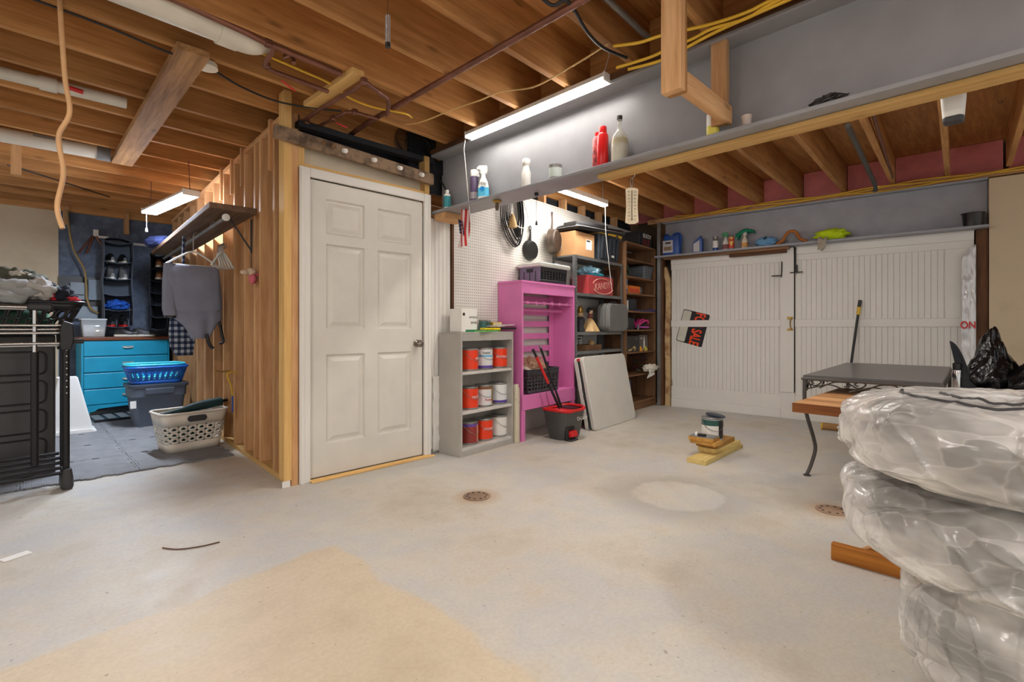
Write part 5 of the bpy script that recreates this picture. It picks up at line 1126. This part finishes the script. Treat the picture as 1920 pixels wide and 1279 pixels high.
bottle('cleaner_bottle', 'white and yellow bottle half hidden behind the wooden hanger', 1.045, [(.028,0),(.030,.004),(.030,.11),(.015,.14)], M_paper, cap=([(.015,.138),(.015,.165),(.001,.166)], M_black), lab=(([(.0305,.004),(.0305,.05)], plain('label_yellow', (226,214,90), .4)),))
bottle('paper_cup', 'small pinkish paper cup on the beam beside the wooden hanger', .882, [(.018,0),(.024,.055),(.025,.057),(.0235,.055),(.0175,.002)], plain('cup_pink', (206,190,180), .6), cat='cup')
tag(MB().blob((2.49, .55, 2.022), (.03, .075, .032), 5, .3, flat=-.021).obj('black_rag', plain('black_rag', (30,28,28), .4)), 'black bundle lying on the beam right of the paper cup', 'bundle')
t = thing('small_flag', 'small striped flag hanging folded from under the beam', 'flag', (2.50, 3.045, 1.69))
def ffl(u, v): return (.02*math.sin(u*7+v*2)+.01, .055-.11*u*(1-.25*abs(v-.4))-.03*v+.02, .29*v)
MB().grid(ffl, 14, 20).obj('stripes', mk_stripes('flag_stripes', (206,46,48), (236,226,222), 1, 42.0), t, smooth=180, solid=.002)
MB().grid(lambda u, v: (-.018+.02*math.sin(u*4), .022-.065*u+.02*v, .10+.115*v-.03*u), 8, 8).obj('canton', plain('flag_navy', (40,48,84), .8), t, smooth=180, solid=.002)
sm2 = MB().lathe([(.0035,0),(.0035,.001),(.0003,.001)], 5); sme2 = bpy.data.meshes.new('star'); sme2.from_pydata(sm2.v, [], sm2.f)
for k in range(9): mobj('star', sme2, M_paper, t, loc=(-.021, .012-.02*(k % 3)+.005*(k//3), .115+.03*(k//3)), rot=(0, -PI/2, 0))
t = thing('lamp_socket', 'brass and dark lamp socket fixed under the beam', 'lamp socket', (2.50, 2.655, 1.979))
MB().lathe([(.001,0),(.032,0),(.034,-.008),(.024,-.018),(.012,-.022)], 20).obj('rose', M_brass, t, smooth=40); MB().lathe([(.013,-.02),(.015,-.05),(.010,-.072),(.001,-.074)], 16).obj('socket', plain('socket_brown', (92,74,50), .5), t, smooth=40)
t = thing('light_pull', 'thin black pull cord with a black tip hanging from under the beam', 'pull cord', (2.55, 2.31, 1.755))
MB().cyl((0,0,.03), (0,0,.225), .0015, 6).obj('cord', M_black, t); MB().lathe([(.009,0),(.008,.012),(.003,.032)], 10).obj('tip', M_black, t, smooth=50); MB().cbox((0,0,.215), (.02,.02,.02)).obj('mount', M_black, t)
t = thing('thermometer', 'cream hanging thermometer with a double scale below the beam', 'thermometer', (2.655, 1.623, 1.685), -PI/4+.05)
pf = [(-.040,.0),(-.018,-.008),(.018,-.008),(.042,.004),(.036,.10),(.040,.205),(.018,.213),(-.018,.213),(-.038,.205),(-.034,.10)]
MB().prism(pf, -.004, .004, 'y').obj('plate', plain('cream_plate', (232,216,184), .5), t, bevel=.002)
MB().cyl((0,-.006,.02), (0,-.006,.195), .002, 6).obj('glass_tube', M_dgray, t); MB().blob((0,-.006,.017), (.004,.004,.004), 1, .0, nu=10, nv=6).obj('bulb', M_black, t)
for k in range(8):
    text(str(120-20*k), .013, M_gray, t, (.019,-.0045,.188-.021*k), (PI/2,0,0), 'scale_mark'); text(str(50-10*k), .013, M_gray, t, (-.020,-.0045,.188-.021*k), (PI/2,0,0), 'scale_mark')
text('C', .014, M_gray, t, (-.02,-.0045,.017), (PI/2,0,0), 'scale_mark'); text('F', .014, M_gray, t, (.02,-.0045,.017), (PI/2,0,0), 'scale_mark')
MB().tube(curve3([(0,0,.21),(-.008,0,.24),(-.004,0,.27),(.004,0,.27),(.008,0,.24),(0,0,.21)], 4), .002, 6).tube(curve3([(0,0,.268),(.02,0,.29),(0,.0,.305),(-.03,0,.292),(-.05,.0,.29)], 4), .003, 6).obj('wire_loop', M_steel, t, smooth=60)

# ================================================================ CARRIAGE DOORS: SIGN, POLE, LEDGE
sx_, cx_ = math.sin(math.radians(14.3)), math.cos(math.radians(14.3))
t = RT('for_sale_sign', 'orange and black FOR SALE sign tucked sideways behind the left door rail', 'sign', 3.640, -.815, 1.036)
Rm = Matrix(((0, 0, -1), (sx_, -cx_, 0), (-cx_, -sx_, 0))).to_4x4()
t.rotation_euler = (Matrix.Rotation(TH, 4, 'Z') @ Rm).to_euler()
MB().box(-.215, .225, -.178, .178, -.003, .0).obj('plate', M_paper, t)
MB().prism(rrect(.425, .345, .02), 0, .001).obj('black_field', M_black, t)
MB().loft([[(x+.0, y-.112, z) for x, y in rrect(.405, .105, .02)] for z in (.001, .0018)]).obj('blank_box', plain('blank_box', (214,212,196), .4), t)
text('FOR SALE', .175, M_orange, t, (.0, .055, .002), (0, 0, 0), sx=.56, ext=.0004, bold=.005)
def long_pole(label, p0, p1, col, gr):
    a = Vector(r2w(*p0[:2]) + (p0[2],)); b = Vector(r2w(*p1[:2]) + (p1[2],)); d = (b-a)
    t = thing('tool_pole', label, 'pole', tuple(a)); 
    MB().cyl((0,0,0), tuple(d*.885), .0125, 12).obj('shaft', M_blackm, t, smooth=40); MB().cyl(tuple(d*.885), tuple(d*.945), .017, 12).obj('grip_band', gr, t, smooth=40); MB().cyl(tuple(d*.945), tuple(d), .0165, 12).obj('grip_end', M_black, t, smooth=40)
long_pole('black pole with a yellow grip leaning on the right carriage door', (3.40, -2.45, .002), (3.615, -2.585, 1.33), M_black, M_yellow)
LZ = 1.9855; GL = 'items on the ledge above the carriage doors'
t = RT('oil_jug', 'large blue oil jug at the left end of the ledge', 'jug', 3.58, -.57, LZ, -PI/2, GL)
MBl = plain('oil_blue', (22,74,158), .35)
MB().loft([[(x+ox, y, z) for x, y in rrect(w_, .105, .03)] for z, w_, ox in ((0,.225,0),(.01,.235,0),(.19,.235,0),(.235,.21,0),(.25,.10,-.05),(.262,.05,-.07))]).obj('body', MBl, t, smooth=40)
MB().tube(curve3([(.015,0,.235),(.03,0,.27),(.09,0,.27),(.112,0,.22),(.112,0,.14)], 5), .018, 10).obj('handle', MBl, t, smooth=60)
MB().lathe([(.020,.255),(.020,.285),(.001,.286)], 14, (-.07,0,0)).obj('cap', MBl, t, smooth=40)
MB().box(-.105, .03, -.0535, -.0525, .03, .19).obj('label', plain('oil_label', (196,196,200), .4), t, bevel=.0004); MB().box(-.09, .01, -.0545, -.0535, .06, .11).obj('label_print', plain('label_brown', (140,116,92), .5), t); MB().box(-.07, .0, -.0545, -.0535, .145, .17).obj('label_mark', M_dgray, t)
t = RT('oil_bottle', 'blue quart oil bottle with a slanted shoulder on the ledge', 'bottle', 3.59, -.905, LZ, -PI/2, GL)
MB().prism([(-.062,0),(.058,0),(.058,.175),(.038,.185),(.010,.19),(-.062,.125)], -.032, .032, 'y').obj('body', MBl, t, bevel=.008); MB().lathe([(.016,.183),(.016,.21),(.001,.211)], 12, (.03,0,0)).obj('cap', MBl, t, smooth=40)
MB().prism([(-.050,.015),(.025,.015),(.025,.155),(-.050,.115)], -.0335, -.032, 'y').obj('label', plain('oil_label', (196,196,200), .4), t)
t = RT('aerosol_can', 'silver and blue aerosol can without cap on the ledge', 'spray can', 3.58, -1.12, LZ, 0, GL)
MB().lathe([(.031,0),(.033,.003),(.033,.135),(.026,.15),(.026,.155)], 24).obj('body', M_steel, t, smooth=40); MB().lathe([(.0335,.02),(.0335,.125)], 24, cap=False).obj('label', plain('aero_label', (226,226,226), .4), t, smooth=40); MB().lathe([(.0338,.012),(.0338,.04)], 24, cap=False).obj('blue_band', MBl, t, smooth=40); MB().lathe([(.030,.15),(.031,.185),(.001,.188)], 20).obj('cap', M_steel, t, smooth=40)
trigger('spray_bottle', 'green-headed trigger sprayer beside the red label can on the ledge', r2w(3.60, -1.235) + (LZ,), TH - PI/2 + .2, M_white, plain('maroon_print', (130,70,66), .5), plain('green_head', (32,140,76), .4), .86, GL)
t = RT('aerosol_can', 'small can with a red and yellow label on the ledge', 'spray can', 3.55, -1.315, LZ, 0, GL)
MB().lathe([(.031,0),(.033,.003),(.033,.15),(.026,.158)], 24).obj('body', M_steel, t, smooth=40); MB().lathe([(.0336,.01),(.0336,.145)], 24, cap=False).obj('label', mk_stain('red_yellow_label', (196,60,44), (226,190,90), 24, .5, .55, .4), t, smooth=40)
t = trigger('spray_bottle', 'tan and white trigger bottle under a green cloth on the ledge', r2w(3.59, -1.455) + (LZ,), TH - PI/2, plain('bottle_tan', (226,214,190), .4), mk_stain('lemon_label', (214,150,60), (90,60,40), 18, .5, .58, .4), M_white, .82, GL)
tag(MB().grid(lambda u, v: (3.585+.05*math.copysign(min(1, abs(v-.5)*3.2), v-.5), -1.365-.20*u, LZ+.145+.085*math.sin(PI*(.12+.68*u))-(.09*(1-.6*u))*max(0, abs(v-.5)*2-.3)+.01*noise.noise(Vector((u*6,v*6,1)))), 24, 16).obj('green_cloth', plain('green_cloth2', (24,132,96), .9), loc=(PX, PY, 0), rot=(0, 0, TH), smooth=180, solid=.006), 'green microfiber cloth draped over the tan bottle on the ledge', 'cloth', GL)
tag(MB().blob((3.57, -1.69, LZ+.05), (.05, .11, .055), 7, .4, 3.2, flat=-.049).obj('blue_cloth', mk_stain('blue_black_cloth', (112,164,206), (30,34,44), 14, .58, .64, .9), loc=(PX, PY, 0), rot=(0, 0, TH), smooth=180), 'light blue gloves crumpled on the ledge beside the wooden hanger', 'gloves', GL)
t = RT('wooden_hanger', 'curved orange wooden hanger shoulder standing on the ledge', 'hanger', 3.58, -1.95, LZ, -PI/2, GL)
MB().tube(curve3([(-.155,0,.012),(-.09,0,.045),(-.045,0,.12),(0,0,.145),(.045,0,.125),(.09,0,.05),(.16,0,.012)], 6), .018, 10).obj('bar', wood('hanger_wood', (206,130,62), (176,100,44), 'X', .35, False), t, smooth=60)
tag(MB().blob((3.57, -2.335, LZ+.055), (.06, .145, .062), 11, .42, 3.4, 40, 24, flat=-.054).obj('lime_cloth', plain('hi_vis', (196,222,22), .9), loc=(PX, PY, 0), rot=(0, 0, TH), smooth=180), 'lime yellow cloth heaped on the ledge over the right door', 'cloth', GL)
tag(MB().grid(lambda u, v: (3.487-.015*math.sin(v*6), -2.22-.09*u*(1-.3*v), LZ+.02-.125*v+.012*math.sin(u*8)), 10, 10).obj('gray_rag', plain('gray_rag', (176,166,150), .9), loc=(PX, PY, 0), rot=(0, 0, TH), smooth=180, solid=.01), 'gray rag hanging off the ledge under the lime cloth', 'rag')
t = RT('black_bucket', 'small black bucket on the right end of the ledge', 'bucket', 3.60, -3.455, LZ, 0, GL)
MB().lathe([(.066,0),(.070,.004),(.078,.12),(.082,.128),(.078,.13),(.066,.01),(.001,.008)], 28, cap=False).obj('pail', plain('bucket_black', (44,40,38), .3, .3), t, smooth=40)
MB().tube(curve3([(-.02,.085,.12),(.0,.06,.135),(.0,-.06,.135),(-.02,-.085,.12)], 5), .004, 6).obj('bail', M_blackm, t, smooth=60)

# ================================================================ TABLE, BUTCHER BLOCK AND BLACK BAGS
t = thing('metal_table', 'dark topped wrought iron table in front of the right carriage door', 'table', (3.87, 1.01, 0), .04)
TW, TD = 1.66, .74
MI = plain('wrought_iron', (84,80,76), .45, .6)
MB().box(.0, TW, -TD, .0, .695, .715).obj('top', plain('slate_top', (78,76,75), .28, var=.12, vs=3), t, bevel=.006)
MB().tube([(.0,0,.69),(TW,0,.69),(TW,-TD,.69),(0,-TD,.69)], .011, 8, True).obj('frame', MI, t)
for lx, ly, s in ((.01,-.01,1),(.01,-TD+.01,-1),(TW-.01,-.01,1),(TW-.01,-TD+.01,-1)):
    e = 1 if lx < .5 else -1
    MB().tube(curve3([(lx,ly,.69),(lx,ly,.52),(lx+.03*e,ly-.01*s,.42),(lx+.10*e,ly-.035*s,.26),(lx+.12*e,ly-.04*s,.18),(lx+.10*e,ly-.02*s,.08),(lx+.07*e,ly,.01)], 6), .0125, 10).lathe([(.024,0),(.024,.008),(.012,.012)], 14, (lx+.07*e,ly,0)).obj('leg', MI, t, smooth=60)
def scroll(pts, r=.005): return MB().tube(curve3(pts, 6), r, 6)
for side in range(2):
    for k in range(3):
        f = lambda p, k=k, side=side: ((.005, -.02-p[0]-.25*k, .62+(p[1]-.58)*.66) if side == 0 else (.03+p[0]+.55*k, -.003, p[1]))
        for pts in ([(0,.58),(.06,.61),(.14,.64),(.22,.60)], [(.0,.66),(.05,.62),(.09,.66),(.06,.685),(.03,.66),(.05,.64)], [(.08,.60),(.16,.665),(.24,.67),(.25,.63),(.22,.63)]):
            scroll([f(q) for q in pts]).obj('scroll', MI, t, smooth=60)
t = thing('butcher_block', 'thick butcher block board jutting out in front of the metal table', 'butcher block', (3.27, .905, .545), -.025)
for k in range(8): MB().box(.13*k, .13*k+.129, -.50, .0, 0, .055).obj('stave', wood('maple_%d' % (k % 3), ((214,166,116),(206,154,104),(222,176,126))[k % 3], ((180,126,78),(170,116,70),(190,138,88))[k % 3], 'Y', .4, False), t, bevel=.0015)
MB().box(.0, .012, -.50, .0005, .0005, .0545).obj('end_edge', wood('edge_brown', (150,92,44), (118,66,30), 'Y', .4, False), t, loc=(-.0125, 0, 0))
MB().box(.02, .98, -.34, -.27, -.05, -.0005).obj('cleat', wood('edge_brown', (150,92,44), (118,66,30), 'X', .4, False), t)
for x in (.25, .85): MB().box(x, x+.06, -.49, -.43, -.545, -.0005).obj('leg', M_old['Z'], t)
t = thing('paper_roll', 'brown paper roll lying on the floor against the right carriage door', 'roll', (5.86, 1.12, .036), .08)
MB().cyl((0, -.22, 0), (0, .22, 0), .035, 18).obj('roll', plain('roll_brown', (166,122,72), .7), t, smooth=40); MB().cyl((0, .22, 0), (0, .235, 0), .036, 18).obj('yellow_end', M_yellow, t, smooth=40); MB().cbox((-.033, .05, .008), (.008, .09, .02)).obj('sticker', M_paper, t)
t = thing('black_bin', 'low black bin under the garbage bags beside the metal table', 'bin', (5.0, -.03, 0))
MB().loft([[(x, y, z) for x, y in rrect(a, b, .04)] for z, a, b in ((0,.60,.46),(.52,.70,.54))]).obj('tub', M_black, t, smooth=40); MB().tube([(x, y, .515) for x, y in rrect(.70, .54, .04)], .012, 8, True).obj('rim', M_black, t, smooth=60)
MGb = NT('garbage_bag'); MGb.b.inputs['Base Color'].default_value = s2l((16,16,18)); MGb.b.inputs['Roughness'].default_value = .22; _v = MGb.coords((1,1,1)); MGb.bump(MGb.noise(_v, 14.0, 3.0), .5, .02); MGb = MGb.m
def bagfn(c, sz, seed, pk):
    def fn(u, v):
        a = 2*PI*u; e = PI*(v-.5); d = Vector((math.cos(e)*math.cos(a), math.cos(e)*math.sin(a), math.sin(e)))
        k = 1+.30*noise.noise(d*2.4+Vector((seed,seed*2,0)))+.10*abs(noise.noise(d*7+Vector((0,seed,0))))
        z = d.z*sz[2]*k + (pk*max(0, d.z)**3)
        return (c[0]+d.x*sz[0]*k*(1-.45*max(0,d.z)), c[1]+d.y*sz[1]*k*(1-.45*max(0,d.z)), max(c[2]-sz[2]*.75, c[2]+z))
    return fn
for c, sz, sd, pk, lb in (((5.02,.08,.70),(.18,.15,.19),2,.16,'peaked shiny black garbage bag beside the steel flask'), ((4.84,-.14,.66),(.20,.14,.15),5,.05,'low shiny black garbage bag nearest the wrapped stack'), ((5.05,-.24,.74),(.16,.13,.20),8,.12,'shiny black garbage bag at the right edge against the beige wall')):
    tag(MB().grid(bagfn(c, sz, sd, pk), 44, 28, True).obj('garbage_bag', MGb, smooth=180), lb, 'garbage bag', 'black garbage bags on the bin')
tag(MB().grid(lambda u, v: (4.86+.02*math.sin(v*3), .285-.10*u-.06*(1-v)*1.2+.02, .535+.41*v*(1-.55*u**2)), 10, 14).obj('black_flap', plain('black_fabric', (36,38,42), .8), smooth=180, solid=.012), 'black fabric flap standing up in front of the peaked garbage bag', 'flap')
t = thing('steel_flask', 'stainless steel flask with a black top beside the garbage bags', 'flask', (4.88, .262, .535))
MB().lathe([(.028,0),(.03,.004),(.03,.19),(.024,.205)], 22).obj('body', M_chrome, t, smooth=40); MB().lathe([(.027,.20),(.028,.245),(.022,.252),(.001,.252)], 22).obj('top', M_black, t, smooth=40)
MB().tube(curve3([(.03,.0,.23),(.055,.01,.20),(.055,.01,.10),(.03,0,.04)], 5), .005, 6).obj('strap', M_black, t, smooth=60)

# ================================================================ WRAPPED STACK
MBag = mk_bag('bag_film')
def wrapped(label, cx, cy, R, z0, z1, seed, drift=0.0, inner=.355):
    t = thing('wrapped_tire', label, 'wrapped tire', (cx, cy, z0), 0, 'bagged tires stacked at right'); h = z1-z0
    def fn(u, v, grow=0.0):
        a = 2*PI*u; e = PI*(v-.5)
        ce, se = math.cos(e), math.sin(e)
        rr = R*max(0.0, ce)**.38; zz = h/2 + h/2*math.copysign(abs(se)**.62, se)
        side = max(0, ce)**.5
        q = Vector((math.cos(a)*2.2, math.sin(a)*2.2, v*2.5+seed*3.7))
        n1 = noise.noise(q*1.1); w1 = .9*noise.noise(Vector((math.cos(a)*1.7, math.sin(a)*1.7, v*2+seed)))
        cr = lambda p, wd: math.exp(-(p/wd)**2)
        aa = a*1.0
        p1 = cr(noise.noise(Vector((v*4-aa*1.2+w1, math.cos(a)*1.3, seed+math.sin(a)))), .10)
        p2 = cr(noise.noise(Vector((math.cos(a)*6+w1*2, math.sin(a)*6, v*1.4+seed))), .10)
        p3 = cr(noise.noise(Vector((v*5+aa*1.6-w1, math.sin(a)*2.0, seed*2))), .07)
        n4 = noise.noise(Vector((math.cos(a)*8, math.sin(a)*8, v*9+seed)))
        vert = max(0, noise.noise(Vector((math.cos(a)*1.5, math.sin(a)*1.5, seed+3)))*1.6+.4)
        rr *= 1 + side*(.035*n1 - .05*p1 - .035*p2*min(1, vert) + .028*p3 + .012*n4 + .02)
        zz += (1-side*.6)*.006*n4 + .012*n1*side + (1-side)*.004*p3
        zz += drift*math.cos(a-.4)*side
        return (rr*math.cos(a), rr*math.sin(a), max(.001 if z0 < .01 else -.02, zz))
    MB().grid(fn, 420, 100, True).obj('plastic_bag', MBag, t, smooth=180)
    ti = MB(); n = 40; pr = [(inner*.60,h*.25),(inner*.64,h*.18),(inner*.90,h*.16),(inner*.98,h*.26),(inner*1.0,h*.5),(inner*.98,h*.74),(inner*.90,h*.84),(inner*.64,h*.82),(inner*.60,h*.75)]
    ti.loft([[(r*math.cos(2*PI*j/n), r*math.sin(2*PI*j/n), z) for j in range(n)] for r, z in pr], cap=False, closed=True).obj('tire', M_rubber, t, smooth=50)
    MB().lathe([(.001,h*.40),(inner*.4,h*.40),(inner*.62,h*.5),(inner*.62,h*.6),(inner*.40,h*.62),(.001,h*.62)], 32, cap=False).obj('wheel_disc', M_gray, t, smooth=40)
    return t, fn
t, fn = wrapped('lowest bagged tire, gathered at its foot, at the bottom of the stack', 1.99, -.13, .36, .0, .40, 3, 0.0, .28)
wrapped('middle bagged tire in the plastic-wrapped stack', 1.94, -.04, .415, .395, .63, 7, .015)
t, fn = wrapped('topmost bagged tire with black arcs on its film', 1.93, -.03, .415, .625, .855, 12, .0)
for R_, a0, a1 in ((.26, 1.6, 3.4), (.17, 1.7, 3.6)):
    pts = []
    for k in range(30):
        a = a0+(a1-a0)*k/29
        best = min((fn(a/(2*PI), .70+.29*j/60) for j in range(61)), key=lambda p: abs(math.hypot(p[0], p[1])-R_))
        pts.append((R_*math.cos(a), R_*math.sin(a), best[2]+.001))
    MB().tube(pts, .005, 6).obj('printed_arc', M_dgray, t, smooth=60)
# wedge chocks
tag(MB().box(0, .036, -.50, 0, 0, .074).obj('chock_board', wood('stained_board', (206,134,54), (160,94,30), 'Y', .45), loc=(2.60, .565, .0005), rot=(0, 0, .01), bevel=.003), 'stained board on edge on the floor beside the wrapped stack', 'board')
tag(MB().prism([(.03,0),(-.33,0),(-.33,.03),(-.11,.10)], 0, .05, 'x').obj('wedge_block', wood('wedge_grain', (214,160,96), (176,120,66), 'Y', .5, False, 2.0), loc=(2.68, .50, .0005), bevel=.003), 'triangular striped wood wedge behind the stained board', 'wedge')
tag(MB().grid(lambda u, v: (2.75+.02*math.sin(v*4), .42-.22*u, .01+.105*math.sin(PI*(.12+.8*u))*(1-.15*v)), 14, 6).obj('white_plastic_offcut', M_paper, smooth=180, solid=.03), 'curved white plastic piece behind the wood wedge', 'plastic piece')

# ================================================================ BOARDS AND PAINT CAN ON THE FLOOR
WS = 'short boards stacked under the paint can'
def board(label, x0, x1, y0, y1, z, rz, m, h=.035):
    o = MB().cbox((0, 0, h/2), (x1-x0, y1-y0, h)).obj('short_board', m, loc=((x0+x1)/2, (y0+y1)/2, z), rot=(0, 0, rz), bevel=.002); return tag(o, label, 'board', WS)
MPin = wood('yellow_pine', (232,208,140), (206,178,104), 'X'); MPb = wood('tan_pine', (206,160,86), (172,122,56), 'X', knots=False)
board('longest pale board at the bottom of the floor stack', 3.68, 4.46, 1.62, 1.77, .0005, .02, MPin)
board('second board up in the floor stack', 3.95, 4.42, 1.64, 1.79, .036, -.05, MPin)
board('third board up in the floor stack, under the paint can', 3.97, 4.36, 1.65, 1.83, .0715, .05, MPb)
board('brown fourth board at the front of the floor stack', 3.88, 4.02, 1.62, 1.83, .107, -.04, MPb, .03)
board('brown top board carrying the gray plate', 3.86, 4.01, 1.64, 1.84, .1375, .08, MPb, .028)
t = thing('sanding_plate', 'gray metal plate with a small black block on the stacked boards', 'plate', (3.935, 1.74, .166), .06)
MB().box(-.07, .07, -.10, .09, 0, .006).obj('plate', M_steel, t, bevel=.001); MB().box(-.06, -.025, -.03, .03, .0065, .024).obj('black_block', M_black, t, bevel=.002); MB().lathe([(.012,0),(.011,.02),(.002,.03)], 12, (-.03,.05,.0065)).obj('white_knob', M_paper, t, smooth=50)
t = paint_can('open green and white paint can on the board stack', (4.13, 1.755, .107), -PI/4, sleeve=M_paper, bands=((.125,.172,plain('can_green', (38,84,76), .4)),), front=(.25,1.1,plain('can_black_panel', (44,44,40), .4)), lid=plain('wet_paint', (34,42,60), .2), grp=None, r=.084, h=.19)
MB().lathe([(.078,0),(.08,.004),(.074,.008),(.001,.006)], 28).obj('loose_lid', plain('lid_blue', (52,62,84), .35, .5), t, smooth=40, loc=(.035, .02, .196), rot=(.10, .12, 0))
# little floor debris at left
tag(MB().cbox((.0, 3.20, .003), (.10, .05, .004), .4).obj('white_scrap', M_paper), 'white scrap lying on the concrete at the left edge', 'scrap')
cable('twig', 'thin dark twig lying on the bare concrete left of the tan patch', 'twig', [(.49,2.83,.004),(.54,2.76,.004),(.62,2.72,.004),(.70,2.71,.004)], .003, M_dark['X'], 5)
